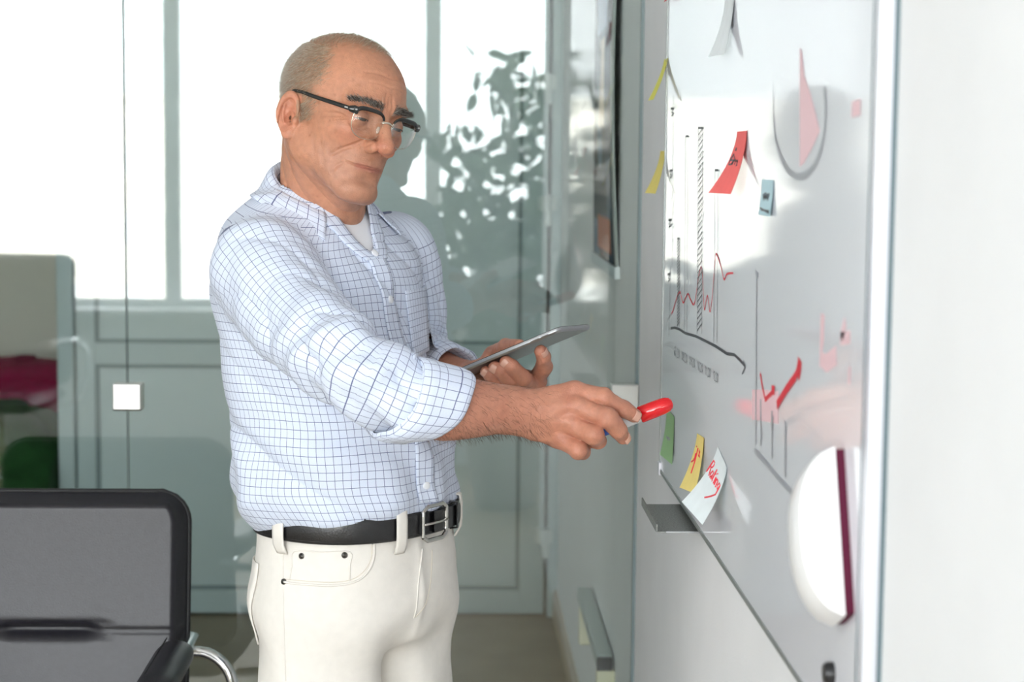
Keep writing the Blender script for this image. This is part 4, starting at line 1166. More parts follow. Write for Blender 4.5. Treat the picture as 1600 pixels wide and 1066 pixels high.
ear_zone = (np.abs(hq[:, 1]) > 7.0) & (hq[:, 0] > -4.2) & (hq[:, 0] < 0.5) & (hq[:, 2] < 0.9) & (hq[:, 2] > -6.5)
mk = hair_mask(hq)*(~ear_zone)
_, hg = grad(skin_head, HV, 0.002); hn = hg/np.linalg.norm(hg, axis=1)[:, None]
rnd = np.random.RandomState(5)
pick = rnd.choice(len(HV), 17000, p=mk/mk.sum())
root = HV[pick]+rnd.normal(0, 0.0007, (len(pick), 3)); qn = hq[pick]
comb = np.where((qn[:, 2] > 8)[:, None], (FH*0.8+LH*0.2)[None], (-UH*0.9-FH*0.5)[None])
dr = hn[pick]*0.75+comb*0.75+rnd.normal(0, 0.18, (len(pick), 3)); dr /= np.linalg.norm(dr, axis=1)[:, None]
ln = np.where(qn[:, 2] > 8, 0.006, 0.0075)*rnd.uniform(0.6, 1.25, len(pick))*np.clip((qn[:, 2]+6.5)/3.5, 0.35, 1)
tone = rnd.uniform(0, 1, len(pick))[:, None]**1.2
sidew = np.clip((-qn[:, 0]-1)/6, 0, 1)[:, None]
cl = np.array((0.25, 0.175, 0.11))*(1-tone)+np.array((0.62, 0.53, 0.41))*tone
cl = cl*(1-0.5*sidew)+np.array((0.66, 0.63, 0.58))*0.5*sidew
strands('hair', root-hn[pick]*0.0005, dr, ln, comb*0.0018, cl, 0.00022, M['hair'])
# eyebrows
for s in (-1, 1):
    n = 700; u = rnd.uniform(0, 1, n); w_ = rnd.normal(-0.1, 0.38, n)*(1-0.45*u)
    base = np.stack([9.6-0.35*u-1.9*u*u, s*(1.0+4.3*u), 2.05+0.75*u-0.85*u*u+w_], 1)
    P = np.array([hw(b) for b in base])
    for _ in range(5):
        d, g = grad(skin_head, P, 0.002); P = P-g*d[:, None]
    d, g = grad(skin_head, P, 0.002); nn = g/np.linalg.norm(g, axis=1)[:, None]
    dd = nn*0.55+(LH*s*0.75+UH*0.35)[None]*np.where(u < 0.15, 0.5, 1)[:, None]+UH*np.where(w_ < 0, 0.35, -0.1)[:, None]+rnd.normal(0, 0.25, (n, 3)); dd /= np.linalg.norm(dd, axis=1)[:, None]
    gcol = np.where(rnd.uniform(0, 1, n) < 0.38, 1.0, 0.0)[:, None]
    strands('eyebrow', P-nn*0.0005, dd, rnd.uniform(0.007, 0.014, n), (LH*s-nn)*0.002, np.array((0.06, 0.045, 0.035))*(1-gcol)+np.array((0.38, 0.35, 0.31))*gcol, 0.00022, M['hair'])
# arm hair
AV = parts[1][0]; sel = np.where((AV[:, 0] > ARM_R[4][0]-0.03) & (AV[:, 0] < WR[0]+0.05) & (rnd.uniform(0, 1, len(AV)) < 0.075))[0]
_, g = grad(skin_arm_r, AV[sel], 0.002); nn = g/np.linalg.norm(g, axis=1)[:, None]
ad = WR-ARM_R[4]; ad /= np.linalg.norm(ad)
dd = nn*0.35+ad*0.6+np.array((0, 0, -0.5))+rnd.normal(0, 0.3, (len(sel), 3)); dd /= np.linalg.norm(dd, axis=1)[:, None]
strands('arm_hair', AV[sel], dd, rnd.uniform(0.007, 0.017, len(sel)), nn*-0.003+np.array((0, 0, -0.002)), np.tile(np.array((0.10, 0.05, 0.03)), (len(sel), 1)), 0.00016, M['hair'])
# finger nails
M['nail'] = mat('finger_nail', (0.64, 0.36, 0.27), 0.25)
def nail(tip, prev, out, r, f):
    ax_ = tip-prev; ax_ /= np.linalg.norm(ax_); o_ = out-ax_*(out@ax_); o_ /= np.linalg.norm(o_); sd = np.cross(ax_, o_)
    v = []; fc = []
    for j in range(7):
        for i in range(9):
            a = (i/8-0.5)*1.6; t = (j/6-0.5)*0.0105-0.0015; wd_ = 1-0.25*abs(j/6-0.5)**2
            v.append(tip+ax_*(t+0.001)+(o_*math.cos(a*wd_)+sd*math.sin(a*wd_))*(r+0.0006-0.0010*max(0, j/6-0.6)))
    for j in range(6):
        for i in range(8): b = j*9+i; fc.append((b, b+1, b+10, b+9))
    ob = mesh_obj('fingernail', v, fc, M['nail'], man, True)
    so = ob.modifiers.new('solid', 'SOLIDIFY'); so.thickness = 0.0006; so.offset = 0
CAMV = np.array((0, -1.0, 0.0))
for ch_, r_, ov in ((RI, .0099, (0.25, -1, 0.05)), (RM, .0102, (0.9, -0.6, -0.1)), (LI, .0092, (0.75, -0.8, 0.0)), (LM, .0094, (-0.3, -1, -0.35)), (LR_, .0090, (-0.3, -1, -0.35)), (LP, .0080, (-0.3, -1, -0.35))):
    nail(ch_[3], ch_[2], np.array(ov, float), r_, None)
# ================================================================== eyeglasses
M['acetate'] = mat('black_acetate', (0.010, 0.011, 0.010), 0.16, coat=0.3); M['gold'] = mat('pale_gold_wire', (0.80, 0.72, 0.58), 0.2, metal=1.0)
M['lens'] = glass_mat('spectacle_lens', (0.97, 0.975, 0.965), 0.03)
gl = empty('eyeglasses', tuple(hw((9, 0, 0))), label='black browline eyeglasses with thin metal lower rims on the man', category='eyeglasses')
GI = Matrix.Translation(-Vector(hw((9, 0, 0))))
def gpt(y, z):                                                   # front surface of the frame (head cm)
    return hw((10.15-0.020*y*y+0.10*z, y, z)) - hw((9, 0, 0))
def outline(s, n=48):
    out = []
    for k in range(n):
        a = 2*math.pi*k/n; c, sn = math.cos(a), math.sin(a)
        e = 3.4 if sn > 0 else 2.4; r = 1/((abs(c)/2.42)**e+(abs(sn)/(1.85 if sn > 0 else 2.05))**e)**(1/e)
        y, z = r*c, r*sn
        y += 0.16*(z/2.0)*(1 if True else 0)
        out.append((s*(3.15+y), -0.62+z))
    return out
for s in (-1, 1):
    ol = outline(s)
    P = [gpt(y, z) for y, z in ol]
    v = [gpt(s*3.15, -0.62)+FH*0.001]+P; n = len(P)
    o = mesh_obj('lens', v, [(0, 1+i, 1+(i+1) % n) for i in range(n)], M['lens'], gl, True)
    so = o.modifiers.new('solid', 'SOLIDIFY'); so.thickness = 0.0016; so.offset = 0
    q = MB(); idx = [k for k in range(len(ol))]
    q.tube(P+[P[0]], 0.00065, 8, cap=False); o = q.build('wire_rim', M['gold'], gl, True)
    # acetate brow: upper part of the outline, thick in the middle, swelling at the outer end
    up = [k for k in range(len(ol)) if ol[k][1] > -0.62+0.75]
    up.sort(key=lambda k: abs(ol[k][0]))
    BP = [gpt(ol[k][0], ol[k][1]+0.10)+FH*0.0006 for k in up]; m_ = len(BP)
    RR_ = [(0.0014+0.0016*min(1, i/(m_*0.25)), 0.0020) if i < m_*0.6 else (0.0031, 0.0022) for i in range(m_)]
    q = MB(); q.tube(BP, RR_, 12, up=UH); o = q.build('brow_bar', M['acetate'], gl); autosmooth(o, 50)
    endp = gpt(s*5.75, 0.72)
    q = MB(); q.tube([gpt(s*5.2, 0.75), gpt(s*5.8, 0.78), endp+LH*s*0.004-FH*0.006], [(0.0055, 0.0030), (0.0058, 0.0034), (0.0040, 0.0030)], 12, up=UH); o = q.build('end_piece', M['acetate'], gl); autosmooth(o, 50)
    q = MB(); q.tube([gpt(s*5.55, 0.85)+FH*0.0030, gpt(s*5.85, 0.85)+FH*0.0032], [(0.0012, 0.0005)]*2, 8, up=UH); q.build('rivet', M['steel'], gl)
    g0 = hw((9, 0, 0))
    tp = [endp+LH*s*0.002-FH*0.003, hw((6.0, s*6.75, 0.80))-g0, hw((2.5, s*7.35, 0.85))-g0, hw((-0.8, s*7.62, 0.95))-g0, hw((-2.6, s*7.65, 0.55))-g0, hw((-4.0, s*7.35, -1.2))-g0, hw((-4.5, s*7.1, -2.8))-g0]
    tp = spline(tp, 6); nn_ = len(tp)
    q = MB(); q.tube(list(tp), [(0.0032-0.0008*min(1, i/nn_*1.6), 0.0015) for i in range(nn_)], 12, up=UH); o = q.build('temple', M['acetate'], gl); autosmooth(o, 50)
    q = MB(); q.tube([tp[1]+LH*s*0.0018, tp[2]+LH*s*0.0018], [(0.0012, 0.0005)]*2, 8, up=UH); q.build('hinge_pin', M['steel'], gl)
    q = MB(); npd = hw((9.75, s*1.05, -1.0))-g0; q.tube([npd+UH*0.005, npd, npd-UH*0.005], [(0.0016, 0.0016), (0.0030, 0.0022), (0.0016, 0.0014)], 10); o = q.build('nose_pad', mat('clear_silicone', (0.75, 0.65, 0.55), 0.2), gl, True)
q = MB(); q.tube([gpt(y, 0.05+0.22*(1-(y/0.9)**2)) for y in np.linspace(-0.95, 0.95, 9)], [(0.0018, 0.0012)]*9, 10, up=UH); o = q.build('bridge', M['gold'], gl, True)

# ================================================================== shirt
def check_mat():
    m = bpy.data.materials.new('checked_cotton'); m.use_nodes = True; t = m.node_tree; b = t.nodes['Principled BSDF']
    b.inputs['Roughness'].default_value = 0.85; b.inputs['Specular IOR Level'].default_value = 0.2; b.inputs['Sheen Weight'].default_value = 0.15
    uv = t.nodes.new('ShaderNodeUVMap'); sx = t.nodes.new('ShaderNodeSeparateXYZ'); t.links.new(uv.outputs['UV'], sx.inputs[0])
    def math_(op, a, bb=None, c=None):
        n = t.nodes.new('ShaderNodeMath'); n.operation = op
        for i, q in enumerate((a, bb, c)):
            if q is None: continue
            if isinstance(q, (int, float)): n.inputs[i].default_value = q
            else: t.links.new(q, n.inputs[i])
        return n.outputs[0]
    def line(src, sp, w, off=0.0):
        fr = math_('FRACT', math_('ADD', math_('DIVIDE', src, sp), 1000.0+off))
        dst = math_('ABSOLUTE', math_('SUBTRACT', fr, 0.5))
        return math_('LESS_THAN', dst, w/sp/2)
    u, v = sx.outputs['X'], sx.outputs['Y']
    L1 = math_('MAXIMUM', line(u, 0.0119, 0.00078), line(v, 0.0119, 0.00078))
    # fine weave: pale blue threads between
    n2 = t.nodes.new('ShaderNodeTexNoise'); n2.inputs['Scale'].default_value = 900; t.links.new(uv.outputs['UV'], n2.inputs['Vector'])
    mx = t.nodes.new('ShaderNodeMix'); mx.data_type = 'RGBA'
    t.links.new(n2.outputs['Fac'], mx.inputs['Factor']); mx.inputs['A'].default_value = (0.60, 0.675, 0.84, 1); mx.inputs['B'].default_value = (0.76, 0.81, 0.91, 1)
    m2 = t.nodes.new('ShaderNodeMix'); m2.data_type = 'RGBA'; t.links.new(L1, m2.inputs['Factor']); t.links.new(mx.outputs['Result'], m2.inputs['A'])
    m2.inputs['B'].default_value = (0.13, 0.155, 0.29, 1); t.links.new(m2.outputs['Result'], b.inputs['Base Color'])
    bp = t.nodes.new('ShaderNodeBump'); bp.inputs['Strength'].default_value = 0.1; bp.inputs['Distance'].default_value = 0.001
    t.links.new(n2.outputs['Fac'], bp.inputs['Height']); t.links.new(bp.outputs['Normal'], b.inputs['Normal'])
    return m
M['check'] = check_mat(); M['button'] = mat('pearl_button', (0.80, 0.82, 0.86), 0.25); M['white_tee'] = mat('white_jersey', (0.86, 0.87, 0.90), 0.85)
SV, SQ = surfnets(shirt_sdf, (HIPC[0]-0.42, 2.28, TZ[0]-0.05), (HIPC[0]+0.36, 3.10, TZ[-1]+0.02), 0.0042)
fc = SV[SQ].mean(1)
f_, l_, a_, b_ = torso_par(fc)
zN = float(onY(520, 318, 2.76)[2]); zV = float(onY(588, 400, 2.70)[2])
ncx = NECK0+(NECK1-NECK0)*np.clip((fc[:, 2]-NECK0[2])/(NECK1[2]-NECK0[2]), 0, 1)[:, None]
nd = np.sqrt(((fc-ncx)[:, :2]**2).sum(1))
kill = (nd < 0.072) & (fc[:, 2] > NECK0[2]-0.005)
kill |= (fc[:, 2] > TZ[-1]-0.006)
kill |= (f_ > 0.02) & (fc[:, 2] > zV) & (np.abs(l_) < 0.052*((fc[:, 2]-zV)/(zN-zV))**0.8)
eR, eL = SL_R[-1], SL_L[-1]; tR = FR_R[-1][0]; tL = FR_L[-1][0]
kill |= ((fc-eR)@tR-0.032*((fc-eR)@FR_R[-1][1])/0.053 > -0.042) & (np.linalg.norm(fc-eR, axis=1) < 0.09)
kill |= ((fc-eL)@tL > -0.004) & (np.linalg.norm(fc-eL, axis=1) < 0.09)
SQ = SQ[~kill]; fc = fc[~kill]
used = np.unique(SQ); rm = -np.ones(len(SV), int); rm[used] = np.arange(len(used)); SV = SV[used]; SQ = rm[SQ]
dT = torso_sdf(fc); dR, tr_, pr_, _ = sleeve_par(fc, SL_R, SR_R, FR_R); dL, tl_, pl_, _ = sleeve_par(fc, SL_L, SR_L, FR_L)
cls = np.where((dR < dT-0.004) & (dR < dL), 1, np.where(dL < dT-0.004, 2, 0))
pc = SV[SQ].reshape(-1, 3); cl4 = np.repeat(cls, 4)
f_, l_, a_, b_ = torso_par(pc)
def unwrap(an, ref): return np.where(an-ref > math.pi, an-2*math.pi, np.where(an-ref < -math.pi, an+2*math.pi, an))
ff, lf, af, bf = torso_par(fc); anF = np.repeat(np.arctan2(lf/af, ff/bf), 4)
an = unwrap(np.arctan2(l_/a_, f_/b_), anF)
wz = 0.006*snoise(pc, 14, 6, 2)+0.004*snoise(pc, 30, 6, 9)
U = an*0.172+wz; Vv = pc[:, 2]+0.03*np.cos(an)*np.clip((pc[:, 2]-1.15), 0, 1)-wz
dR4, tR4, pR4, _ = sleeve_par(pc, SL_R, SR_R, FR_R); pR4 = unwrap(pR4, np.repeat(pr_, 4))
dL4, tL4, pL4, _ = sleeve_par(pc, SL_L, SR_L, FR_L); pL4 = unwrap(pL4, np.repeat(pl_, 4))
U = np.where(cl4 == 1, pR4*0.066+wz*0.7, np.where(cl4 == 2, pL4*0.066, U)); Vv = np.where(cl4 == 1, tR4+wz*0.7, np.where(cl4 == 2, tL4, Vv))
shirt = np_mesh('shirt', SV, SQ, M['check'], man, uv=np.stack([U, Vv], 1), label='pale blue shirt with fine navy checks, sleeves rolled')
so = shirt.modifiers.new('solid', 'SOLIDIFY'); so.thickness = 0.0012; so.offset = -1
# undershirt
zt = float(onY(545, 331, 2.74)[2])
def tee_sdf(P):
    f1, l1, _, _ = torso_par(P)
    return smax(torso_sdf(P, -0.007)-0.0012*snoise(P, 60, 6), P[:, 2]-(zt+6*l1*l1), 0.004)
UV_, UQ = surfnets(tee_sdf, (HIPC[0]-0.25, 2.5, zV-0.06), (HIPC[0]+0.25, 3.05, TZ[-1]), 0.004)
fu = UV_[UQ].mean(1); ff, lf, af, bf = torso_par(fu)
keep = (ff > 0.0) & (fu[:, 2] > zV-0.05); UQ = UQ[keep]
np_mesh('undershirt', UV_, UQ, M['white_tee'], man, label='white crew neck undershirt')
def onsurf(f, P, off, it=6):
    P = np.array(P, float)
    for _ in range(it):
        d, g = grad(f, P, 0.003); P = P-g*(d-off)[:, None]
    return P
def grid_mesh(name, G, m, parent, uvs, thick=0.0016, off=0, closed_u=False):
    n, k = G.shape[:2]; V = G.reshape(-1, 3); Q = []
    for i in range(n-1):
        for j in range(k-1): Q.append((i*k+j, i*k+j+1, (i+1)*k+j+1, (i+1)*k+j))
    Q = np.array(Q); uv = uvs.reshape(-1, 2)[Q].reshape(-1, 2)
    o = np_mesh(name, V, Q, m, parent, uv=uv)
    if thick:
        s_ = o.modifiers.new('solid', 'SOLIDIFY'); s_.thickness = thick; s_.offset = off
    return o
def front_pt(z, l):
    k = hermite(TZ, TC, np.array([z]))[0]; a, b = k[2], k[3]
    return np.array([k[0], k[1], z])+np.append((FB*b*math.sqrt(max(0.05, 1-(l/a)**2))+LB*l)[:2], 0)
# collar
zb_, zf_ = float(onY(430, 254, 2.85)[2]), float(onY(523, 333, 2.735)[2])
NPS = 90; PS0 = 0.84; ps = np.linspace(PS0, 2*math.pi-PS0, NPS)
rows = []; uvr = []
for k_, p in enumerate(ps):
    s_ = (math.cos(PS0)-math.cos(p))/(math.cos(PS0)+1); z = zf_+(zb_-zf_)*s_**1.1
    cc = NECK0+(NECK1-NECK0)*((z-NECK0[2])/(NECK1[2]-NECK0[2]))
    dirv = FB*math.cos(p)+LB*math.sin(p)
    r = 0.0715
    fold_p = cc+dirv*r; fold_p[2] = z
    front = math.exp(-min(p-PS0, 2*math.pi-PS0-p)/0.28)
    fall = 0.046+0.012*front
    outv = dirv*(0.46-0.06*front)-ZU*0.85
    outv /= np.linalg.norm(outv)
    sgn = 1 if p < math.pi else -1
    tw = (LB*math.cos(p)*sgn-FB*math.sin(p)*sgn)*0.010*front
    col_ = []
    ins = fold_p-dirv*0.006-ZU*0.030
    col_.append(ins); col_.append(fold_p-dirv*0.004-ZU*0.008); col_.append(fold_p+ZU*0.0015); col_.append(fold_p+dirv*0.006-ZU*0.003)
    for t in np.linspace(0.18, 1, 9):
        col_.append(fold_p+dirv*0.006+outv*fall*t+tw*t)
    rows.append(col_); uvr.append([(p*0.075, t*0.09) for t in np.linspace(0, 1, len(col_))])
G = np.array(rows); fl = G[:, 4:].reshape(-1, 3)
dd = shirt_sdf(fl); gg = grad(shirt_sdf, fl, 0.003)[1]; push = np.clip(0.006-dd, 0, 0.04)
tt_ = np.tile(np.linspace(0.18, 1, 9), NPS); pull = np.clip(dd-0.012, 0, 0.02)*np.clip((tt_-0.5)*1.6, 0, 1)
fl = fl+gg*(push-pull)[:, None]; G[:, 4:] = fl.reshape(NPS, 9, 3)
grid_mesh('collar', G, M['check'], shirt, np.array(uvr), 0.0022)
# facing bands along the open neck
for sg in (-1, 1):
    BG = []; bu = []
    for z in np.linspace(zN+0.004, zV-0.004, 26):
        wv_ = 0.052*max(0.0, (z-zV)/(zN-zV))**0.8
        BG.append([front_pt(z, sg*(wv_+o_)) for o_ in np.linspace(-0.004, 0.024, 6)]); bu.append([(o_, z) for o_ in np.linspace(0, 0.028, 6)])
    BG = np.array(BG); BG = onsurf(shirt_sdf, BG.reshape(-1, 3), 0.0024).reshape(BG.shape)
    grid_mesh('neck_facing', BG, M['check'], shirt, np.array(bu), 0.0022)
# placket, buttons
zs_ = np.linspace(zV+0.012, TZ[0]+0.03, 60)
PG = np.array([[front_pt(z, l) for l in np.linspace(-0.017, 0.017, 7)] for z in zs_])
PG = onsurf(shirt_sdf, PG.reshape(-1, 3), 0.0022).reshape(PG.shape)
grid_mesh('placket', PG, M['check'], shirt, np.array([[(l+0.006, z+0.005) for l in np.linspace(-0.017, 0.017, 7)] for z in zs_]), 0.0022)
for (px, py) in ((579, 391), (623, 467), (650, 552), (668, 640), (674, 757)):
    base = surf_px(shirt_sdf, px, py, 2.3, 3.1)
    if base is None: continue
    # snap to the placket centre line
    base = onsurf(shirt_sdf, [front_pt(base[2], 0.0)], 0.0045)[0]
    nrm = grad(shirt_sdf, base[None], 0.003)[1][0]; nrm /= np.linalg.norm(nrm)
    q = MB(); q.tube([base-nrm*0.0015, base+nrm*0.0012, base+nrm*0.0018], [0.0058, 0.0058, 0.0046], 18)
    o = q.build('button', M['button'], shirt); autosmooth(o)
# breast pocket and seams: laid on the cloth
def patch_px(name, quad, nu, nv, off, m, parent, f, uvs=0.0005, thick=0.0014):
    (x0, y0), (x1, y1), (x2, y2), (x3, y3) = quad
    G = np.zeros((nv+1, nu+1, 3)); last = None
    for j in range(nv+1):
        for i in range(nu+1):
            u, v = i/nu, j/nv
            px = (x0*(1-u)+x1*u)*(1-v)+(x3*(1-u)+x2*u)*v; py = (y0*(1-u)+y1*u)*(1-v)+(y3*(1-u)+y2*u)*v
            p = surf_px(f, px, py, 2.3, 3.1)
            G[j, i] = p if p is not None else last; last = G[j, i]
    G = onsurf(f, G.reshape(-1, 3), off, 3).reshape(G.shape)
    uvq = np.array([[(i/nu*0.10, j/nv*0.12) for i in range(nu+1)] for j in range(nv+1)])
    return grid_mesh(name, G, m, parent, uvq, thick)
patch_px('breast_pocket', ((631, 455), (664, 449), (669, 548), (645, 562)), 8, 14, 0.002, M['check'], shirt, shirt_sdf)
# rolled cuffs
def cuff(A, FR, r0, parent, seed, length=0.058, back=-0.016, slant=0.032):
    end = A[-1]; t = FR[-1][0]; a1, a2 = FR[-1][1], FR[-1][2]; n = 48
    prof = [(-length, r0-0.004), (-length, r0+0.004), (-length*0.7, r0+0.0055), (-length*0.35, r0+0.004), (-0.010, r0+0.003), (0.0, r0+0.001), (0.006, r0-0.002), (0.006, r0-0.006), (-0.01, r0-0.009), (-0.03, r0-0.011)]
    rnd_ = np.random.RandomState(seed); ph = rnd_.uniform(0, 6.28, 6); G = np.zeros((n+1, len(prof), 3)); uvs = np.zeros((n+1, len(prof), 2)); 
    for i in range(n+1):
        a = 2*math.pi*i/n; acc = 0
        lump = 0.0022*math.sin(3*a+ph[0])+0.0016*math.sin(5*a+ph[1])+0.0012*math.sin(9*a+ph[2])
        for j, (s_, r) in enumerate(prof):
            if j: acc += math.hypot(s_-prof[j-1][0], r-prof[j-1][1])
            sh = slant*math.cos(a)+0.003*math.sin(4*a+ph[4])
            rr = r+lump*(0.5+0.5*math.sin(j*1.3+ph[5]+2*a))
            G[i, j] = end+t*(s_+back+sh*(0.6 if j < 4 else 1))+(a1*math.cos(a)+a2*math.sin(a))*rr; uvs[i, j] = (a*0.055, acc)
    o = grid_mesh('cuff', G, M['check'], parent, uvs, 0); return o
cuff(SL_R, FR_R, 0.0545, shirt, 2); cuff(SL_L, FR_L, 0.053, shirt, 3, 0.075, back=0.0, slant=0.0)

# ================================================================== trousers
M['chino'] = mat('cream_cotton_twill', (0.79, 0.755, 0.70), 0.85, noise=0.025, nscale=70, bump=0.12, bscale=900, sheen=0.1)
M['thread'] = mat('cream_thread', (0.70, 0.64, 0.54), 0.8)
zBelt = float(onY(680, 820, 2.70)[2])
HR = [(2.80, 558, 812, 0.157, 0.130), (2.80, 558, 838, 0.158, 0.132), (2.80, 557, 870, 0.161, 0.136), (2.80, 557, 910, 0.161, 0.137), (2.80, 557, 955, 0.160, 0.134), (2.80, 557, 1010, 0.158, 0.126)]
_hc = np.array([np.append(onY(c, r, Y), (a, b)) for Y, c, r, a, b in HR]); _hc = _hc[np.argsort(_hc[:, 2])]
def trousers_sdf(P):
    k = hermite(_hc[:, 2], _hc[:, [0, 1, 3, 4]], P[:, 2]); dx = P[:, :2]-k[:, :2]; f1 = dx@FB[:2]; l1 = dx@LB[:2]; a, b = k[:, 2], k[:, 3]
    x, y = np.abs(l1)/a, np.abs(f1)/b; k0 = (x**2.3+y**2.3)**(1/2.3)+1e-6; k1 = np.sqrt((l1/a**2)**2+(f1/b**2)**2)+1e-6
    hip = (k0-1)*np.sqrt(x*x+y*y)/k1
    hip = smax(hip, _hc[0, 2]+0.02-P[:, 2], 0.06)
    lg = None
    for g, s in ((LGR, -1), (LGL, 1)):
        c = chain(P, [np.array((g[0][0], g[0][1], 0.88)), np.array((g[0][0], g[0][1], 0.72)), g[1], np.array((g[2][0], g[2][1], 0.06))], (0.091, 0.095, 0.080, 0.066), 0.02)
        lg = c if lg is None else np.minimum(lg, c)
    d = smin(hip, lg, 0.035)
    # crotch whiskers, seat and thigh folds
    f2 = (P-HIPC)@FB; l2 = (P-HIPC)@LB; z = P[:, 2]
    w = 0.0030*np.sin((z-0.9)*70+np.abs(l2)*26)*np.exp(-((z-0.90)/0.06)**2)*np.exp(-(l2/0.09)**2)*(f2 > 0)
    w += 0.0030*np.sin(l2*55+z*22+1.0)*np.clip((0.93-z)/0.1, 0, 1)
    w += 0.0022*snoise(P, 34, 8, 6)
    w += 0.0035*np.sin(z*60+f2*30)*np.clip(-f2/0.08, 0, 1)*np.exp(-((z-0.86)/0.09)**2)
    # fly fold
    w += 0.004*np.exp(-((l2+0.012)/0.009)**2)*np.exp(-((z-0.93)/0.07)**2)*(f2 > 0)
    d = d-w
    return smax(d, P[:, 2]-(zBelt+0.024), 0.003)
TV, TQ = surfnets(trousers_sdf, (HIPC[0]-0.25, HIPC[1]-0.26, 0.0), (HIPC[0]+0.25, HIPC[1]+0.26, zBelt+0.04), 0.0052)
tro = np_mesh('trousers', TV, TQ, M['chino'], man, label='cream cotton five pocket trousers')
def line_px(name, pts, r, m, parent, f, off=0.0004, n=6):
    pts = spline([np.array((x, y, 0.0)) for x, y in pts], n); P = []
    for p in pts:
        q = surf_px(f, p[0], p[1], 2.3, 3.1)
        if q is not None: P.append(q)
    P = onsurf(f, P, off, 3); q = MB(); q.tube(list(P), r, 6); return q.build(name, m, parent, True)
def cr(L): return [(380+x/3.271, 740+y/3.271) for x, y in L]
line_px('pocket_edge', cr([(668,350),(668,420),(650,480),(610,530),(550,560),(460,572),(360,570),(260,562),(210,555)]), 0.0017, M['chino'], tro, trousers_sdf, 0.001)
line_px('stitching', cr([(656,365),(655,420),(638,470),(600,515),(545,545),(460,556),(360,553),(260,545),(215,540)]), 0.0005, M['thread'], tro, trousers_sdf)
line_px('coin_pocket_edge', cr([(238,540),(250,470),(262,398),(400,400),(545,402),(545,470),(543,550)]), 0.0011, M['chino'], tro, trousers_sdf, 0.0006, 4)
line_px('fly_seam', cr([(915,385),(905,470),(895,560),(885,680),(872,740)]), 0.0012, M['chino'], tro, trousers_sdf, 0.0006)
line_px('fly_stitching', cr([(965,390),(962,480),(955,570),(930,670),(880,735)]), 0.0006, M['thread'], tro, trousers_sdf)
line_px('side_seam', cr([(208,340),(205,500),(207,700),(212,900),(218,1060)]), 0.0009, M['chino'], tro, trousers_sdf, 0.0004)
BPk = []
for j in range(13):
    z = zBelt-0.062-0.115*j/12-(0.008 if j == 12 else 0)
    BPk.append([np.array((HIPC[0], HIPC[1], z))+0.17*(FB*math.cos(a_)+LB*math.sin(a_)) for a_ in np.linspace(-2.70, -1.95, 9)])
BPk = np.array(BPk); BPk = onsurf(trousers_sdf, BPk.reshape(-1, 3), 0.0024, 10).reshape(BPk.shape)
grid_mesh('back_pocket', BPk, M['chino'], tro, np.zeros(BPk.shape[:2]+(2,)), 0.0022)
M['rivet'] = mat('dark_nickel', (0.34, 0.33, 0.31), 0.3, metal=1.0)
for (x, y) in ((299, 422), (518, 418), (662, 347), (208, 553)):
    px, py = cr([(x, y)])[0]; p = surf_px(trousers_sdf, px, py, 2.3, 3.1); n_ = grad(trousers_sdf, p[None], 0.002)[1][0]; n_ /= np.linalg.norm(n_)
    q = MB(); q.tube([p-n_*0.001, p+n_*0.0012, p+n_*0.0018, p+n_*0.001], [0.0046, 0.0046, 0.0032, 0.0012], 14); q.build('rivet', M['rivet'], tro, True)
# ================================================================== belt
M['belt'] = mat('black_belt_leather', (0.007, 0.007, 0.008), 0.32, bump=0.3, bscale=350, coat=0.2, spec=0.6)
def belt_pt(an, off, dz):
    k = hermite(_hc[:, 2], _hc[:, [0, 1, 3, 4]], np.array([zBelt]))[0]
    a, b = k[2]+0.0045+off, k[3]+0.0045+off
    c, s = math.cos(an), math.sin(an); e = 2.3; r = 1/((abs(s)/a)**e+(abs(c)/b)**e)**(1/e)
    return np.array((k[0], k[1], zBelt+dz))+FB*r*c+LB*r*s
n = 120; V = []; F_ = []
prof = [(0.0, -0.0175), (0.0025, -0.0185), (0.0036, -0.016), (0.0038, 0.0), (0.0036, 0.016), (0.0025, 0.0185), (0.0, 0.0175)]
for i in range(n):
    for (o_, dz) in prof: V.append(belt_pt(2*math.pi*i/n, o_, dz))
k = len(prof)
for i in range(n):
    for j in range(k-1): F_.append((i*k+j, ((i+1) % n)*k+j, ((i+1) % n)*k+j+1, i*k+j+1))
belt = mesh_obj('belt', V, F_, M['belt'], man, True, label='black leather belt with silver buckle')
q = MB()
for dz in (0.0145, -0.0145): q.tube([belt_pt(a, 0.0038, dz) for a in np.linspace(0, 2*math.pi, 160)], 0.0005, 5, cap=False)
q.build('stitching', mat('belt_thread', (0.03, 0.03, 0.03), 0.7), belt, kind='stuff')
# loose end running past the buckle, then the buckle frame and prong
BA = math.asin(0.0)
ba0 = 0.0
V = []; F_ = []
for i in range(30):
    an_ = 0.05+0.62*i/29
    for (o_, dz) in ((0.0045, -0.016), (0.0085, -0.016), (0.0085, 0.016), (0.0045, 0.016)): V.append(belt_pt(an_, o_, dz*(1 if i < 26 else 1-0.5*((i-25)/4)**2)))
for i in range(29):
    for j in range(4): F_.append((i*4+j, (i+1)*4+j, (i+1)*4+(j+1) % 4, i*4+(j+1) % 4))
o = mesh_obj('belt_tip', V, F_, M['belt'], belt); autosmooth(o)
M['buckle'] = mat('satin_nickel', (0.60, 0.59, 0.56), 0.25, metal=1.0)
A0, A1 = -0.14, 0.26
ring = [(A0, -0.019), (A0, 0.019), (A0+0.07, 0.0255), (A1-0.07, 0.0255), (A1, 0.019), (A1, -0.019), (A1-0.07, -0.0255), (A0+0.07, -0.0255), (A0, -0.019)]
pts = []
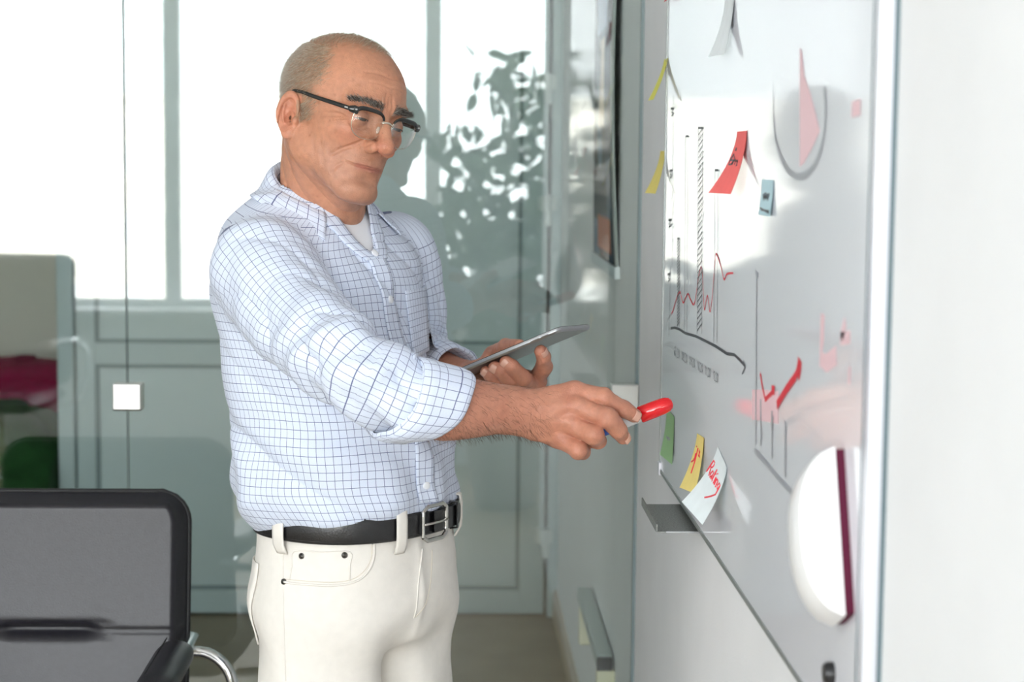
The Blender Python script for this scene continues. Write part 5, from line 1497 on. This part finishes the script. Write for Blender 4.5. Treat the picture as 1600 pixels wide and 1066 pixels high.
for (a, dz), (a2, dz2) in zip(ring[:-1], ring[1:]):
    for t in np.linspace(0, 1, 6)[:-1]: pts.append(belt_pt(a+(a2-a)*t, 0.0095, dz+(dz2-dz)*t))
pts.append(pts[0])
q = MB(); q.tube(pts, [(0.0028, 0.0034)]*len(pts), 10, cap=False); o = q.build('buckle', M['buckle'], belt, True)
q = MB(); q.tube([belt_pt(A0, 0.0125, 0.0), belt_pt((A0+A1)/2, 0.0125, 0.0), belt_pt(A1, 0.0125, 0.0)], [(0.0018, 0.0024)]*3, 8); q.build('prong', M['buckle'], belt, True)
q = MB(); a_ = 0.50; pts = [belt_pt(a_, 0.0098, -0.019), belt_pt(a_, 0.0098, 0.019)]
q.tube([belt_pt(a_, 0.0, -0.0205), belt_pt(a_, 0.0105, -0.0195), belt_pt(a_, 0.0105, 0.0195), belt_pt(a_, 0.0, 0.0205)], [(0.006, 0.0016)]*4, 8, up=np.array((-0.3, -0.9, 0))); q.build('keeper', M['belt'], belt)
# belt loops on the trousers
for an_ in (-0.42, -1.62, 0.75, 2.2, math.pi):
    V = []; F_ = []
    prof = [(-0.001, 0.027), (0.0065, 0.024), (0.0078, 0.012), (0.0078, -0.012), (0.0068, -0.024), (0.0022, -0.033), (-0.001, -0.038)]
    wdt = 0.125
    for (o_, dz) in prof:
        for u in (-1, -0.6, 0, 0.6, 1): V.append(belt_pt(an_+u*wdt*0.5, o_-0.001*abs(u), dz))
    for j in range(len(prof)-1):
        for i in range(4): b = j*5+i; F_.append((b, b+1, b+6, b+5))
    o = mesh_obj('belt_loop', V, F_, M['chino'], tro, True); s_ = o.modifiers.new('solid', 'SOLIDIFY'); s_.thickness = 0.0022
# shoes (below the frame)
M['shoe'] = mat('brown_shoe_leather', (0.07, 0.04, 0.025), 0.35)
for g in (LGR, LGL):
    a = g[2]
    def shoe_sdf(P):
        b0 = np.array((a[0], a[1], 0.045)); d = cone(P, b0-FB*0.05, b0+FB*0.16-ZU*0.008, 0.044, 0.038)
        d = smin(d, cone(P, b0, b0+ZU*0.05, 0.045, 0.046), 0.03); return smax(d, 0.012-P[:, 2], 0.004)
    v, q_ = surfnets(shoe_sdf, (a[0]-0.26, a[1]-0.26, -0.01), (a[0]+0.26, a[1]+0.26, 0.17), 0.007)
    sh = np_mesh('shoe', v, q_, M['shoe'], man)
    q = MB(); pts = []
    for t in np.linspace(0, 2*math.pi, 40)[:-1]:
        c = np.array((a[0], a[1], 0))+FB*0.055; pts.append(c+FB*0.148*math.cos(t)+LB*0.046*math.sin(t))
    m_ = len(pts); q.add([p+ZU*0.0 for p in pts]+[p+ZU*0.014 for p in pts], [tuple(range(m_))[::-1], tuple(range(m_, 2*m_))]+[(i, (i+1) % m_, m_+(i+1) % m_, m_+i) for i in range(m_)])
    q.build('sole', M['black_pl'], sh)

# ================================================================== marker pen and tablet
M['cap_red'] = mat('glossy_red_plastic', (0.72, 0.006, 0.012), 0.14, coat=0.4); M['pen_white'] = mat('pen_white_plastic', (0.80, 0.82, 0.84), 0.3); M['pen_blue'] = mat('pen_blue_print', (0.03, 0.12, 0.55), 0.35)
p1 = onY(1043, 632, 2.530); p0 = onY(918, 680, 2.530); axp = (p0-p1)/np.linalg.norm(p0-p1)
pen = empty('marker_pen', tuple(p1), label='whiteboard marker with glossy red cap held in the right hand', category='marker')
def lathe(prof, m, name, parent, n=28):
    q = MB(); q.tube([axp*t for t, r in prof], [r for t, r in prof], n); o = q.build(name, m, parent); autosmooth(o, 50); return o
rc = 0.0116
lathe([(-0.0075, 0.0010), (-0.0070, 0.0045), (-0.0045, 0.0080), (0.0, 0.0102), (0.005, rc*0.96), (0.010, rc), (0.040, rc*1.02), (0.0415, rc*0.9)], M['cap_red'], 'cap', pen)
lathe([(0.0405, 0.0095), (0.0500, 0.0098), (0.127, 0.0098), (0.130, 0.0085)], M['pen_white'], 'barrel', pen)
for (a, b) in ((0.076, 0.083), (0.090, 0.104)): lathe([(a, 0.00985), (a, 0.0100), (b, 0.0100), (b, 0.00985)], M['pen_blue'], 'print_band', pen)
# tablet
B_ = onY(873, 511, 2.600); C_ = onY(917, 509.5, 2.600+0.128)
A_ = onY(724, 573.5, 2.656); lx_ = A_-B_; lx_ /= np.linalg.norm(lx_)
dyv = C_-B_; dyv = dyv-lx_*(dyv@lx_); dyl = 0.134; dyv /= np.linalg.norm(dyv)
nz = np.cross(lx_, dyv); nz = nz if nz[2] > 0 else -nz
tb = empty('tablet', tuple(B_), label='slim silver-grey tablet with glass screen held in the left hand', category='tablet')
Ls = 0.200
def slab(name, m, z0, z1, inset, rc_, parent, bev=0.0):
    out = []
    for (cx, cy, a0) in ((Ls-rc_-inset, dyl-rc_-inset, 0), (rc_+inset, dyl-rc_-inset, 1), (rc_+inset, rc_+inset, 2), (Ls-rc_-inset, rc_+inset, 3)):
        for t in np.linspace(0, math.pi/2, 7): 
            an_ = a0*math.pi/2+t; out.append((cx+rc_*math.cos(an_), cy+rc_*math.sin(an_)))
    v = []
    lay = [(z0, 0.0022 if bev else 0), (z0+bev, 0.0), (z1-bev*0.4, 0.0), (z1, 0.0006 if bev else 0)] if bev else [(z0, 0), (z1, 0)]
    n = len(out); cxm, cym = Ls/2, dyl/2
    for z, sh in lay:
        for x, y in out: v.append(lx_*(x+(cxm-x)/abs(cxm-x+1e-9)*sh)+dyv*(y+(cym-y)/abs(cym-y+1e-9)*sh)+nz*z)
    f = [tuple(range(n))[::-1], tuple(range((len(lay)-1)*n, len(lay)*n))]
    for j in range(len(lay)-1):
        for i in range(n): f.append((j*n+i, j*n+(i+1) % n, (j+1)*n+(i+1) % n, (j+1)*n+i))
    o = mesh_obj(name, v, f, m, parent); autosmooth(o, 35); return o
slab('body', mat('tablet_aluminium', (0.42, 0.43, 0.44), 0.32, metal=0.9), -0.0068, 0.0, 0.0, 0.010, tb, 0.0026)
slab('screen', mat('tablet_glass', (0.008, 0.009, 0.011), 0.06), 0.0, 0.0006, 0.0012, 0.009, tb)
q = MB()
for t in (0.018, 0.034): q.tube([lx_*t-dyv*0.0004-nz*0.0032, lx_*(t+0.012)-dyv*0.0004-nz*0.0032], [(0.0011, 0.0006)]*2, 8)
q.build('volume_buttons', M['alu'], tb, kind='stuff')
